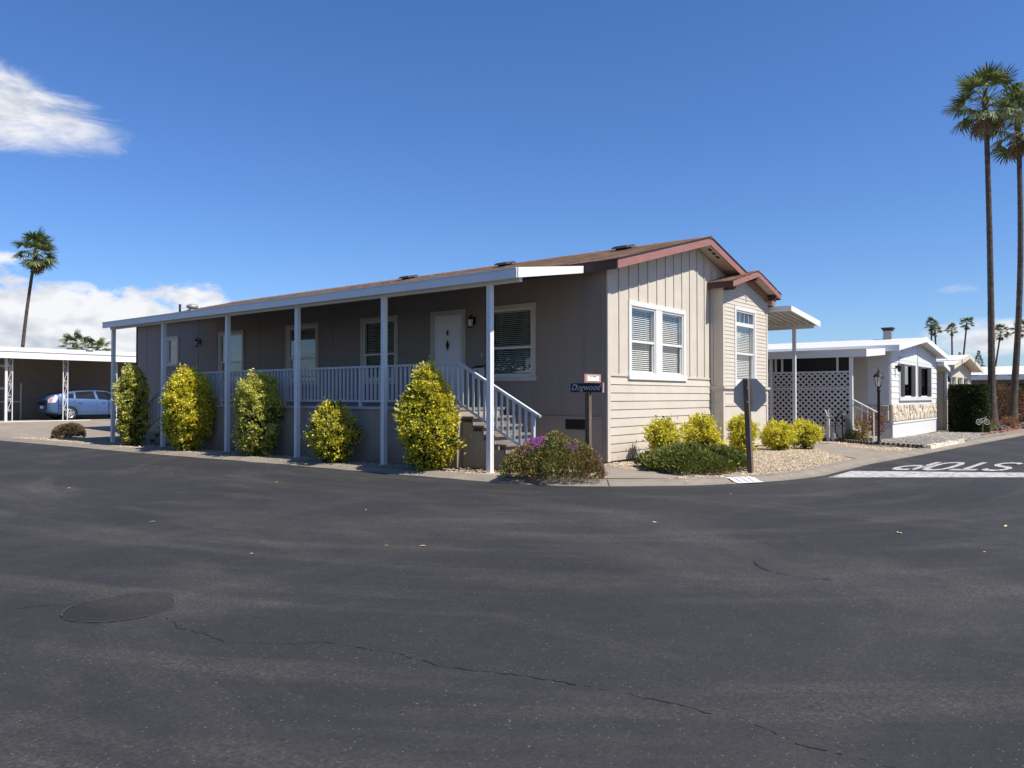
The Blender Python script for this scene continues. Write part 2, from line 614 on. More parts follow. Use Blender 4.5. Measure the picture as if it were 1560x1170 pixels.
def asphalt():
    m = mat('asphalt', (.040, .0405, .042), .86, .10, 1.0, 0, 60, .28)
    nt = m.node_tree
    n, l = nt.nodes, nt.links
    b = n['Principled BSDF']
    tc = n.new('ShaderNodeTexCoord')

    def noise(scale, det, rough, st=(1, 1, 1), rot=0.0, dist=0.0):
        mp = n.new('ShaderNodeMapping')
        mp.inputs['Scale'].default_value = st
        mp.inputs['Rotation'].default_value = (0, 0, rot)
        l.new(tc.outputs['Object'], mp.inputs[0])
        z = n.new('ShaderNodeTexNoise')
        z.inputs['Scale'].default_value = scale
        z.inputs['Detail'].default_value = det
        z.inputs['Roughness'].default_value = rough
        z.inputs['Distortion'].default_value = dist
        l.new(mp.outputs[0], z.inputs[0])
        return z.outputs[0]

    def ramp(s, p0, p1, c0, c1):
        r = n.new('ShaderNodeValToRGB')
        r.color_ramp.elements[0].position = p0
        r.color_ramp.elements[1].position = p1
        r.color_ramp.elements[0].color = tuple(c0) + (1,)
        r.color_ramp.elements[1].color = tuple(c1) + (1,)
        l.new(s, r.inputs[0])
        return r.outputs[0]

    def mix(f, a, c, bl='MIX'):
        x = n.new('ShaderNodeMixRGB')
        x.blend_type = bl
        if isinstance(f, float):
            x.inputs[0].default_value = f
        else:
            l.new(f, x.inputs[0])
        for i, s in ((1, a), (2, c)):
            if isinstance(s, tuple):
                x.inputs[i].default_value = s + (1,)
            else:
                l.new(s, x.inputs[i])
        return x.outputs[0]

    # seal coat, worn to the tan stone of the mix in drifting patches and tyre lanes
    base = ramp(noise(.35, 6, .6), .3, .7, (.0225, .0228, .0236), (.032, .0322, .033))
    worn = ramp(noise(.55, 9, .66, (1, .38, 1), R(28), .8), 0.50, .68, (0, 0, 0), (1, 1, 1))
    lanes = ramp(noise(.42, 7, .62, (.22, 1.5, 1), R(-20), .6), .52, .78, (0, 0, 0), (.9, .9, .9))
    sx = n.new('ShaderNodeSeparateXYZ')
    l.new(tc.outputs['Object'], sx.inputs[0])

    def mth(op, a, b=None):
        z = n.new('ShaderNodeMath')
        z.operation = op
        for i, q in enumerate((a, b)):
            if q is None:
                continue
            if isinstance(q, (int, float)):
                z.inputs[i].default_value = q
            else:
                l.new(q, z.inputs[i])
        return z.outputs[0]
    # arcs of tyres turning round the corner
    dx_, dy_ = mth('SUBTRACT', sx.outputs[0], 1.5), mth('SUBTRACT', sx.outputs[1], 2.0)
    rr = mth('SQRT', mth('ADD', mth('MULTIPLY', dx_, dx_), mth('MULTIPLY', dy_, dy_)))
    th = mth('ARCTAN2', dy_, dx_)
    cmb = n.new('ShaderNodeCombineXYZ')
    l.new(mth('MULTIPLY', rr, 1.5), cmb.inputs[0])
    l.new(mth('MULTIPLY', th, 2.2), cmb.inputs[1])
    an = n.new('ShaderNodeTexNoise')
    an.inputs['Scale'].default_value = 1.0
    an.inputs['Detail'].default_value = 7
    an.inputs['Roughness'].default_value = .62
    l.new(cmb.outputs[0], an.inputs[0])
    arcs = ramp(an.outputs[0], .50, .66, (0, 0, 0), (1, 1, 1))
    wmask = mix(1.0, worn, lanes, 'ADD')
    wmask = mix(1.0, wmask, arcs, 'ADD')
    fine = ramp(noise(45, 4, .75), .38, .66, (.05, .05, .05), (1, 1, 1))
    wmask = mix(1.0, wmask, fine, 'MULTIPLY')
    wm2 = mix(1.0, wmask, (.62, .62, .62), 'MULTIPLY')
    c = mix(wm2, base, (.092, .084, .073))
    # light specks of stone
    vor = n.new('ShaderNodeTexVoronoi')
    vor.inputs['Scale'].default_value = 62
    l.new(tc.outputs['Object'], vor.inputs[0])
    vs_ = n.new('ShaderNodeSeparateColor')
    l.new(vor.outputs['Color'], vs_.inputs[0])
    sp = ramp(vs_.outputs[0], .90, .95, (0, 0, 0), (1, 1, 1))
    dd = ramp(vor.outputs['Distance'], .12, .34, (.8, .8, .8), (0, 0, 0))
    sp = mix(1.0, sp, dd, 'MULTIPLY')
    c = mix(sp, c, (.17, .15, .12))
    vor2 = n.new('ShaderNodeTexVoronoi')
    vor2.inputs['Scale'].default_value = 26
    l.new(tc.outputs['Object'], vor2.inputs[0])
    v2 = n.new('ShaderNodeSeparateColor')
    l.new(vor2.outputs['Color'], v2.inputs[0])
    sp2 = ramp(v2.outputs[1], .965, .98, (0, 0, 0), (1, 1, 1))
    dd2 = ramp(vor2.outputs['Distance'], .08, .22, (.8, .8, .8), (0, 0, 0))
    c = mix(mix(1.0, sp2, dd2, 'MULTIPLY'), c, (.17, .155, .13))
    grain = ramp(noise(38, 5, .75), .28, .72, (.60, .60, .60), (1.0, 1.0, 1.0))
    c = mix(1.0, c, grain, 'MULTIPLY')
    blot = ramp(noise(5.5, 6, .7, (1, 1, 1), 0, .5), .3, .7, (.78, .78, .79), (1.0, 1.0, 1.0))
    c = mix(1.0, c, blot, 'MULTIPLY')
    gain = n.new('ShaderNodeVectorMath')
    gain.operation = 'SCALE'
    gain.inputs['Scale'].default_value = 1.42
    l.new(c, gain.inputs[0])
    c = gain.outputs[0]
    l.new(c, b.inputs['Base Color'])
    bp = n.new('ShaderNodeBump')
    bp.inputs['Strength'].default_value = .55
    bp.inputs['Distance'].default_value = .006
    l.new(noise(120, 4, .7), bp.inputs['Height'])
    l.new(bp.outputs[0], b.inputs['Normal'])
    return m


asphalt()
mat('concrete', (.265, .228, .185), .9, .14, 1.6, .35, 90, .2, dirt=.45, dirtcol=(.20, .165, .13), dscale=1.1)
mat('curb_concrete', (.235, .205, .165), .9, .16, 2.2, .4, 90, .2, dirt=.5, dirtcol=(.17, .145, .115), dscale=1.6)
mat('gravel_base', (.25, .19, .125), .95, .30, 30, .8, 45, .15)
mat('gravel_grey', (.19, .175, .15), .95, .3, 30, .8, 45, .15)
mat('earth', (.20, .165, .12), .95, .25, .8, .4, 20, .15)

# ================================================================ ground
ROAD_Z = -.05


def zg(x):
    """the street and its lots fall away gently to the east"""
    return -.0065 * np.maximum(0, np.asarray(x, float) - 4.0)


def drape(o):
    """let a flat ground mesh follow the fall"""
    bm = bmesh.new()
    bm.from_mesh(o.data)
    bmesh.ops.bisect_plane(bm, geom=bm.verts[:] + bm.edges[:] + bm.faces[:], plane_co=(4, 0, 0), plane_no=(1, 0, 0))
    for v in bm.verts:
        v.co.z += float(zg(v.co.x + o.matrix_world.translation.x))
    bm.to_mesh(o.data)
    bm.free()
    return o


EDGE = [(-5.6, 62), (-4.9, 32), (-4.58, 20.84), (-4.4, 11.9), (-4.14, 6.4), (-3.95, .9), (-3.87, -.45), (-3.66, -1.28),
        (-3.2, -2.0), (-2.3, -2.92), (-1.2, -3.62), (-.1, -4.03), (.86, -4.2), (1.9, -4.2), (4.33, -4.27), (7.77, -4.47),
        (14, -4.79), (24.2, -5.35), (60, -7.3)]


def resample(pts, step):
    """Catmull-Rom through the points, about one vertex per step"""
    P = [Vector((p[0], p[1])) for p in pts]
    out = []
    for i in range(len(P) - 1):
        p0, p1, p2, p3 = P[max(i - 1, 0)], P[i], P[i + 1], P[min(i + 2, len(P) - 1)]
        L = (p2 - p1).length
        if (p1 - p0).length > 3 * L:
            p0 = p1 + (p0 - p1).normalized() * L
        if (p3 - p2).length > 3 * L:
            p3 = p2 + (p3 - p2).normalized() * L
        k = max(2, int(L / step))
        for j in range(k):
            t = j / k
            if L > 9:
                out.append(p1.lerp(p2, t))
            else:
                out.append(.5 * ((2 * p1) + (p2 - p0) * t + (2 * p0 - 5 * p1 + 4 * p2 - p3) * t * t + (3 * p1 - p0 - 3 * p2 + p3) * t ** 3))
    out.append(P[-1])
    return out


EPATH = resample(EDGE, .35)


def offset(path, d):
    out = []
    for i, p in enumerate(path):
        t = (path[min(i + 1, len(path) - 1)] - path[max(i - 1, 0)]).normalized()
        out.append(p + Vector((-t.y, t.x)) * d)      # to the left of travel = towards the lots
    return out


def sheet(name, poly, z, m, label=None, kind='structure', parent=None):
    """flat polygon as a fan-safe ngon with triangulation"""
    me = bpy.data.meshes.new(name)
    bm = bmesh.new()
    vs_ = [bm.verts.new((p[0], p[1], z)) for p in poly]
    f = bm.faces.new(vs_)
    f.normal_update()
    if f.normal.z < 0:
        f.normal_flip()
    bmesh.ops.triangulate(bm, faces=[f])
    bm.to_mesh(me)
    bm.free()
    me.materials.append(m)
    o = bpy.data.objects.new(name, me)
    COL.objects.link(o)
    o.parent = parent
    if parent is None:
        o['kind'] = kind
    return drape(o)


# far ground out to the horizon and the asphalt of the crossing
sheet('ground', [(-900, -900), (900, -900), (900, 900), (-900, 900)], -.8, M['earth'])
road = sheet('road', [(-70, -60), (110, -60), (110, 80), (-70, 80)], ROAD_Z, M['asphalt'])

# lots inside the kerb: gravel-coloured soil (the lot of the white home in grey gravel)
inner = offset(EPATH, .44)
lot = [(p.x, p.y) for p in inner] + [(60, 62)]
sheet('lot_ground', lot, -.004, M['gravel_base'])

# rolled concrete kerb
prof = [(0, -.062), (0.0, -.043), (.14, -.030), (.27, .012), (.45, .020), (.45, -.062)]
rows = [[(q.x, q.y, z) for q in offset(EPATH, d)] for d, z in prof]
rk = random.Random(12)
jit = [(rk.gauss(0, .006), rk.gauss(0, .0025)) for _ in EPATH]
kv = [(p[0] + jit[i][0], p[1] + jit[i][0], p[2] + jit[i][1]) for r in rows for i, p in enumerate(r)]
nE = len(EPATH)
kf = []
for a in range(len(prof) - 1):
    for i in range(nE - 1):
        kf.append((a * nE + i, a * nE + i + 1, (a + 1) * nE + i + 1, (a + 1) * nE + i))
kb = MB()
kb.add(kv, kf)
kerb = drape(kb.build('kerb', M['curb_concrete']))
tag(kerb, kind='structure')
# expansion joints and cracks in the kerb
jo = MB()
acc, nxt = 0.0, 1.0
o0, o1 = offset(EPATH, -.002), offset(EPATH, .455)
for i in range(1, nE):
    acc += (EPATH[i] - EPATH[i - 1]).length
    if acc > nxt and EPATH[i].y < 30 and EPATH[i].x < 30:
        nxt = acc + 3.05
        t = (EPATH[i] - EPATH[i - 1]).normalized() * .006
        pr = [(d, z + .0025) for d, z in prof[1:-1]]
        for (d0, z0), (d1, z1) in zip(pr[:-1], pr[1:]):
            n_ = Vector((-t.y, t.x)).normalized()
            a, b = EPATH[i] + n_ * d0, EPATH[i] + n_ * d1
            jo.add([(a.x - t.x, a.y - t.y, z0), (a.x + t.x, a.y + t.y, z0), (b.x + t.x, b.y + t.y, z1), (b.x - t.x, b.y - t.y, z1)], [(0, 1, 2, 3)])
drape(jo.build('joint', M['dark'], kerb))

# concrete slabs
sheet('driveway', [(4.6, -3.83), (5.6, -3.1), (7.0, -2.3), (8.3, -1.75), (8.55, -.2), (8.6, 22), (11.3, 22), (11.3, -.4), (10.1, -1.35),
                   (9.2, -2.5), (8.1, -3.5), (7.6, -3.99)], .006, M['concrete'])
sheet('walkway', [(-.62, -.38), (-1.0, -1.45), (-1.12, -2.35), (-1.9, -2.5), (-2.45, -1.75), (-2.62, -1.42), (-1.5, -.75)], .007, M['concrete'])

# driveway of the carport lot, ramping up towards the carport
gv, gf = [], []
GX = [-4.12, -3.6, -3.0, -2.0, -1.0, 0, 2, 4, 6, 8, 10, 13]
GY = [16.2, 17.5, 18.5, 19.5, 20.5, 22, 24, 26, 28, 29.4, 31, 35, 40]
for y in GY:
    for x in GX:
        zz = min(1, max(0, (y - 19) / 10)) * min(1, max(0, (x + 4.3) / 2.2)) * .30
        xx = x if x > -4 else -4.06 - max(0, (y - 12)) * .0105
        gv.append((xx, y + (.9 if (y < 17 and x < -1) else 0), zz + .008))
for j in range(len(GY) - 1):
    for i in range(len(GX) - 1):
        a = j * len(GX) + i
        gf.append((a, a + 1, a + len(GX) + 1, a + len(GX)))
gb = MB()
gb.add(gv, gf)
tag(gb.build('carport_driveway', M['concrete'], smooth='all'), kind='structure')


# pebbles -------------------------------------------------------------
def inpoly(x, y, poly):
    c = np.zeros(len(x), bool)
    n = len(poly)
    j = n - 1
    for i in range(n):
        xi, yi = poly[i]
        xj, yj = poly[j]
        cond = ((yi > y) != (yj > y)) & (x < (xj - xi) * (y - yi) / (yj - yi + 1e-12) + xi)
        c ^= cond
        j = i
    return c


OCT = np.array([(1, 0, 0), (.5, .87, .1), (-.5, .87, -.1), (-1, 0, .1), (-.5, -.87, 0), (.5, -.87, .05), (.1, .05, .75), (0, 0, -.6)], np.float32)
OCTF = np.array([(0, 1, 6), (1, 2, 6), (2, 3, 6), (3, 4, 6), (4, 5, 6), (5, 0, 6)], np.int32)


def pebbles(name, poly, dens, pal, size, seed, z=.0, mound=None, label=None, cat=None):
    rs = np.random.RandomState(seed)
    xs = [p[0] for p in poly]
    ys = [p[1] for p in poly]
    area = (max(xs) - min(xs)) * (max(ys) - min(ys))
    n = int(area * dens)
    x = rs.uniform(min(xs), max(xs), n)
    y = rs.uniform(min(ys), max(ys), n)
    k = inpoly(x, y, poly)
    x, y = x[k], y[k]
    n = len(x)
    s = size * np.exp(rs.normal(0, .35, n))
    a = rs.uniform(0, 6.283, n)
    asp = rs.uniform(.55, 1, n)
    ht = rs.uniform(.45, .85, n)
    zz = z + rs.uniform(-.2, .5, n) * s
    zz = zz + zg(x)
    if mound is not None:
        zz = zz + mound(x, y)
    v = np.repeat(OCT[None], n, 0) * s[:, None, None]
    v = v + rs.normal(0, .16, v.shape) * s[:, None, None]
    v[:, :, 1] *= asp[:, None]
    v[:, :, 2] *= ht[:, None]
    ca, sa = np.cos(a)[:, None], np.sin(a)[:, None]
    vx = v[:, :, 0] * ca - v[:, :, 1] * sa + x[:, None]
    vy = v[:, :, 0] * sa + v[:, :, 1] * ca + y[:, None]
    vz = v[:, :, 2] + zz[:, None]
    V = np.stack([vx, vy, vz], -1).reshape(-1, 3)
    F = (OCTF[None] + (np.arange(n) * 8)[:, None, None]).reshape(-1, 3)
    pal = np.array(pal, np.float32)
    c = pal[rs.randint(0, len(pal), n)] * rs.uniform(.7, 1.2, n)[:, None] * .72
    c = np.repeat(np.clip(c, 0, .9), 6, 0)
    me = np_mesh(name, V, F, M['pebble'], c)
    o = bpy.data.objects.new(name, me)
    COL.objects.link(o)
    tag(o, label, cat, kind='stuff')
    return o


TAN = [(.62, .50, .33), (.55, .42, .27), (.70, .60, .44), (.46, .33, .21), (.66, .52, .36), (.50, .43, .34), (.38, .27, .18), (.74, .66, .52)]
GREY = [(.40, .38, .34), (.32, .30, .27), (.50, .47, .41), (.24, .23, .21), (.44, .39, .31)]


def strip_poly(d0, d1, sel):
    a = [(p.x, p.y) for p, q in zip(offset(EPATH, d0), EPATH) if sel(q)]
    b = [(p.x, p.y) for p, q in zip(offset(EPATH, d1), EPATH) if sel(q)]
    return a, b[::-1]


a_, b_ = strip_poly(.46, 0, lambda q: -1.6 < q.y < 17.6 and q.x < -3)
bed_porch = a_ + [(-2.55, -1.55), (-1.4, -.7), (-.55, -.3), (-.05, -.05), (-.05, 1.6), (-2.7, 1.75), (-2.75, 16.8)]
pebbles('pebble_gravel', bed_porch, 1500, TAN, .014, 3, 0.0, None, 'tan pebble gravel in the bed along the porch posts', 'gravel')
a_, b_ = strip_poly(.46, 0, lambda q: q.y < -2.4 and q.x < 4.6)
bed_corner = a_ + [(5.6, -3.1), (7.0, -2.3), (8.3, -1.75), (8.5, -.1), (8.3, -.4), (5.2, -.4), (5.1, -.06), (.0, -.06), (-.6, -.42), (-1.0, -1.45), (-1.1, -2.35), (-1.9, -2.55)]
pebbles('pebble_gravel', bed_corner, 1500, TAN, .0145, 4, 0.0, None, 'tan pebble gravel bed at the corner around the bay window', 'gravel')
tip = [(-4.0, 16.5), (-4.15, 21.2), (-3.5, 20.6), (-2.7, 18.9), (-2.4, 17.4), (-3.0, 16.6)]
pebbles('pebble_gravel', tip, 1300, TAN, .015, 5, .015, None, 'tan gravel tip round the small dry bush by the carport driveway', 'gravel')
strip = [(8.15, -3.55), (9.25, -2.5), (10.15, -1.35), (11.4, -.3), (12.3, -.35), (11.7, -1.6), (10.8, -2.65), (9.75, -4.1), (8.0, -3.98)]
pebbles('pebble_gravel', strip, 1100, TAN, .016, 6, 0.0, None, 'narrow tan gravel strip beside the scalloped edging', 'gravel')

a_, b_ = strip_poly(.47, -.10, lambda q: -6 < q.y < 17 and q.x < 6)
pebbles('stray_pebbles', a_ + b_, 16, TAN, .011, 21, .012, None, 'loose tan pebbles strayed onto the kerb and road edge', 'gravel')


def mound1(x, y):
    return .16 * np.exp(-((x - 13.6) / 2.6) ** 2 - ((y + 3.4) / .7) ** 2)


bed_white = [(10.8, -2.7), (9.85, -4.15), (12, -4.28), (14, -4.36), (17.5, -4.5), (23.5, -4.8), (23.5, -2.3), (15.2, -2.25), (12.4, -1.7), (11.85, -1.6)]
pebbles('pebble_gravel', bed_white, 800, GREY, .019, 7, .02, mound1, 'grey gravel mound in front of the white home', 'gravel')
mv, mf = [], []
for j in range(9):
    for i in range(25):
        x = 10.2 + 13.2 * i / 24
        y = -4.35 - max(0, x - 11) * .03 + 2.1 * j / 8
        mv.append((x, y, float(mound1(x, y)) + .004))
for j in range(8):
    for i in range(24):
        a = j * 25 + i
        mf.append((a, a + 1, a + 26, a + 25))
mb_ = MB()
mb_.add(mv, mf)
tag(drape(mb_.build('gravel_mound', M['gravel_grey'], smooth='all')), kind='structure')

# ---------------------------------------------------------------- road markings
MARK_Z = ROAD_Z + .004
stop_line = sheet('stop_line', [(.48, -4.36), (2.03, -4.36), (3.73, -7.05), (5.2, -9.4), (4.2, -9.5), (2.72, -7.14)], MARK_Z, M['paint_white'], kind=None)
del stop_line['kind']
tag(stop_line, 'worn white stop line painted across the street', 'road marking')
GLYPH = {
    'S': [[(.97, .80), (.80, .93), (.5, .97), (.2, .90), (.08, .76), (.2, .62), (.5, .52), (.8, .40), (.92, .24), (.78, .09), (.5, .03), (.2, .07), (.03, .2)]],
    'T': [[(0, .93), (1, .93)], [(.5, .90), (.5, 0)]],
    'O': [[(.5, .97), (.2, .90), (.08, .7), (.08, .3), (.2, .1), (.5, .03), (.8, .1), (.92, .3), (.92, .7), (.8, .9), (.5, .97)]],
    'P': [[(.1, 0), (.1, 1)], [(.1, .94), (.6, .94), (.86, .85), (.92, .72), (.86, .58), (.6, .49), (.1, .49)]],
}


def ribbon(mb, pts, wx, wy, fn, z, zt):
    P = [Vector(p) for p in pts]
    L, Rr = [], []
    for i, p in enumerate(P):
        t = (P[min(i + 1, len(P) - 1)] - P[max(i - 1, 0)]).normalized()
        nn = Vector((-t.y * wx, t.x * wy))
        L.append(fn(p + nn))
        Rr.append(fn(p - nn))
    for i in range(len(P) - 1):
        mb.add([(*L[i], z), (*Rr[i], z), (*Rr[i + 1], z), (*L[i + 1], z)], [(0, 1, 2, 3)])


A_, E1, E2 = Vector((2.72, -4.84)), Vector((1.27, -1.90)), Vector((2.40, -.10))
stop_text = thing('stop_lettering', 'white word STOP painted upside down on the street behind the line', 'road marking', (4.5, -6, MARK_Z))
for k, ch in enumerate('STOP'):
    mb = MB()

    def fn(g, k=k):
        gx = (k * 1.14 + g.x) / 4.42
        return A_ + E1 * (1 - gx) + E2 * (1 - g.y)
    for st in GLYPH[ch]:
        ribbon(mb, st, .13, .075, fn, MARK_Z + .001 * (k % 2), 0)
    mb.build('letter', M['paint_white'], stop_text)

# house number stencilled on the kerb
kn = thing('kerb_number', 'white painted number panel on the kerb beside the stop sign post', 'road marking', (-1.2, -3.55, 0))
c0, ta = Vector((-1.16, -3.60)), Vector((.80, -.47)).normalized()
tn = Vector((-ta.y, ta.x))


def kp(s, d):
    p = Vector((-1.5, -3.47)) + ta * s + tn * (d - .06)
    zz = np.interp(d, [0, .14, .27, .45], [-.043, -.030, .012, .020]) + .004
    return (p.x, p.y, float(zz))


mbp = MB()
for i in range(1):
    for d0, d1 in ((.03, .14), (.14, .27), (.27, .42)):
        mbp.add([kp(0, d0), kp(.52, d0), kp(.52, d1), kp(0, d1)], [(0, 1, 2, 3)])
mbp.build('panel', M['curb_paint'], kn)
for s in (.10, .23, .36):
    mbd = MB()
    for d0, d1 in ((.08, .14), (.14, .27), (.27, .36)):
        q = [kp(s, d0), kp(s + .03, d0), kp(s + .03, d1), kp(s, d1)]
        q = [(a, b, c + .003) for a, b, c in q]
        mbd.add(q, [(0, 1, 2, 3)])
    mbd.build('digit', M['carport_wall'], kn)

# cracks and patched covers in the asphalt
crk = [(-11.44, -3.58), (-11.5, -3.9), (-11.46, -4.12), (-11.48, -4.36), (-11.28, -4.66), (-11.09, -4.85), (-11.02, -5.13), (-10.96, -5.37),
       (-10.97, -5.5), (-10.95, -5.74), (-10.82, -6.04), (-10.73, -6.36), (-10.68, -6.67), (-10.64, -6.93), (-10.63, -7.31), (-10.7, -7.48),
       (-10.69, -7.68), (-10.69, -7.95), (-10.6, -8.3)]
crk2 = [(-13.2, -2.2), (-12.6, -2.42), (-12.18, -2.53), (-12.06, -2.55), (-11.84, -2.61), (-11.69, -2.75), (-11.61, -2.79)]
rc = random.Random(5)


def crack(pts, w):
    fine = []
    for i in range(len(pts) - 1):
        a, b = Vector(pts[i]), Vector(pts[i + 1])
        k = max(2, int((b - a).length / .035))
        for j in range(k):
            p = a.lerp(b, j / k)
            fine.append(p + Vector((rc.uniform(-1, 1), rc.uniform(-1, 1))) * .014)
    mb = MB()
    L, Q = [], []
    for i, p in enumerate(fine):
        t = (fine[min(i + 1, len(fine) - 1)] - fine[max(i - 1, 0)]).normalized()
        ww = w * max(.12, rc.gauss(.6, .55))
        nn = Vector((-t.y, t.x)) * ww
        L.append(p + nn)
        Q.append(p - nn)
    for i in range(len(fine) - 1):
        if rc.random() < .10:
            continue
        z = ROAD_Z + .0025
        mb.add([(*L[i], z), (*Q[i], z), (*Q[i + 1], z), (*L[i + 1], z)], [(0, 1, 2, 3)])
    return mb


crack(crk, .0038).build('crack', M['dark'], road)
crack(crk2, .003).build('crack', M['dark'], road)
M['patch_seal'] = M['asphalt'].copy()
M['patch_seal'].name = 'patch_seal'
for nd in M['patch_seal'].node_tree.nodes:
    if nd.type == 'VECT_MATH' and nd.operation == 'SCALE':
        nd.inputs['Scale'].default_value = .98
mat('ring_tan', (.055, .048, .036), .9, .3, 20)
for (cx_, cy_, r_, a0, a1) in ((-11.52, -3.12, .35, 0, 360), (-7.15, -6.48, .5, 100, 215)):
    mb = MB()
    if a1 - a0 == 360:
        # three sealed layers of slightly different reach
        mb.lathe([(.01, .004), (r_, .004), (r_ + .012, .0)], (cx_, cy_, ROAD_Z), 40)
        mb.build('sealed_cover', M['patch_seal'], road)
        mb = MB()
        mb.lathe([(.01, .006), (r_ * .62, .006), (r_ * .65, .002)], (cx_ + .20, cy_ + .12, ROAD_Z), 36)
        mb.build('sealed_cover', M['patch_seal'], road)
    mb = MB()
    n = 46
    for i in range(n):
        if rc.random() < .25:
            continue
        t0, t1 = R(a0 + (a1 - a0) * i / n), R(a0 + (a1 - a0) * (i + 1) / n)
        w = rc.uniform(.002, .009)
        z = ROAD_Z + .0085
        q = [(cx_ + (r_ + s * w) * math.cos(t), cy_ + (r_ + s * w) * math.sin(t), z) for t, s in ((t0, -1), (t1, -1), (t1, 1), (t0, 1))]
        mb.add(q, [(0, 1, 2, 3)])
    mb.build('ring_crack', M['ring_tan'] if a1 - a0 == 360 else M['dark'], road)

# fallen leaves on the asphalt
for i, (x, y) in enumerate([(-9.58, .33), (-8.79, 4.64), (-8.65, -3.19), (-5.96, -4.29), (-4.94, -6.68), (-2.91, -3.94), (-3.73, -7.52), (-8.85, -2.89),
                            (-5.55, -7.54), (-9.9, -2.2), (-7.4, -.9), (-6.2, 2.8)]):
    s = rc.uniform(.012, .026)
    a = rc.uniform(0, 6.28)
    pts = []
    for k, (u, v, h) in enumerate([(-1.6, 0, .2), (-.5, .7, .8), (.7, .6, .5), (1.7, 0, 1.1), (.7, -.6, .3), (-.5, -.7, .7)]):
        pts.append((x + s * (u * math.cos(a) - v * math.sin(a)), y + s * (u * math.sin(a) + v * math.cos(a)), ROAD_Z + .003 + h * s * .5))
    mb = MB()
    mb.add(pts + [(x, y, ROAD_Z + .004)], [(0, 1, 6), (1, 2, 6), (2, 3, 6), (3, 4, 6), (4, 5, 6), (5, 0, 6)])
    o = mb.build('fallen_leaf', M['leaf_litter'])
    tag(o, 'small dry yellow leaf lying on the asphalt', 'leaf', 'fallen leaves on the road')

# ================================================================ main home
home = thing('mobile_home', 'long taupe manufactured home with brown shingle roof and porch', 'house', (4.25, 10.5, 0))
HW, HL = 8.5, 20.95
RS = .2593                      # roof slope
XE0, XE1, XR = -.3, 8.8, 4.25   # eaves and ridge
ZE = 4.27                       # roof top at the eave


def roof_top(x):
    return ZE + RS * ((x - XE0) if x < XR else (XE1 - x))


def wall_grid(mb, fn, u0, u1, z0, ztop, openings, t, extra=()):
    """a wall with rectangular openings; fn(u, d, z) -> world; ztop(u)"""
    us = sorted(set([u0, u1] + [e for e in extra] + [v for o in openings for v in o[:2]]))
    us = [u for u in us if u0 - 1e-6 <= u <= u1 + 1e-6]
    for a, b in zip(us[:-1], us[1:]):
        m_ = (a + b) / 2
        spans = sorted([(o[2], o[3]) for o in openings if o[0] < m_ < o[1]])
        z = z0
        for s0, s1 in spans:
            if s0 > z + 1e-6:
                mb.hexa([fn(a, 0, z), fn(b, 0, z), fn(b, -t, z), fn(a, -t, z), fn(a, 0, s0), fn(b, 0, s0), fn(b, -t, s0), fn(a, -t, s0)])
            z = s1
        mb.hexa([fn(a, 0, z), fn(b, 0, z), fn(b, -t, z), fn(a, -t, z),
                 fn(a, 0, ztop(a)), fn(b, 0, ztop(b)), fn(b, -t, ztop(b)), fn(a, -t, ztop(a))])
    return mb


def FX(x0):                       # wall facing -X
    return lambda u, d, z: (x0 - d, u, z)


def FY(y0):                       # wall facing -Y
    return lambda u, d, z: (u, y0 - d, z)


def fbox(mb, fn, u0, u1, d0, d1, z0, z1):
    return mb.hexa([fn(u0, d0, z0), fn(u1, d0, z0), fn(u1, d1, z0), fn(u0, d1, z0), fn(u0, d0, z1), fn(u1, d0, z1), fn(u1, d1, z1), fn(u0, d1, z1)])


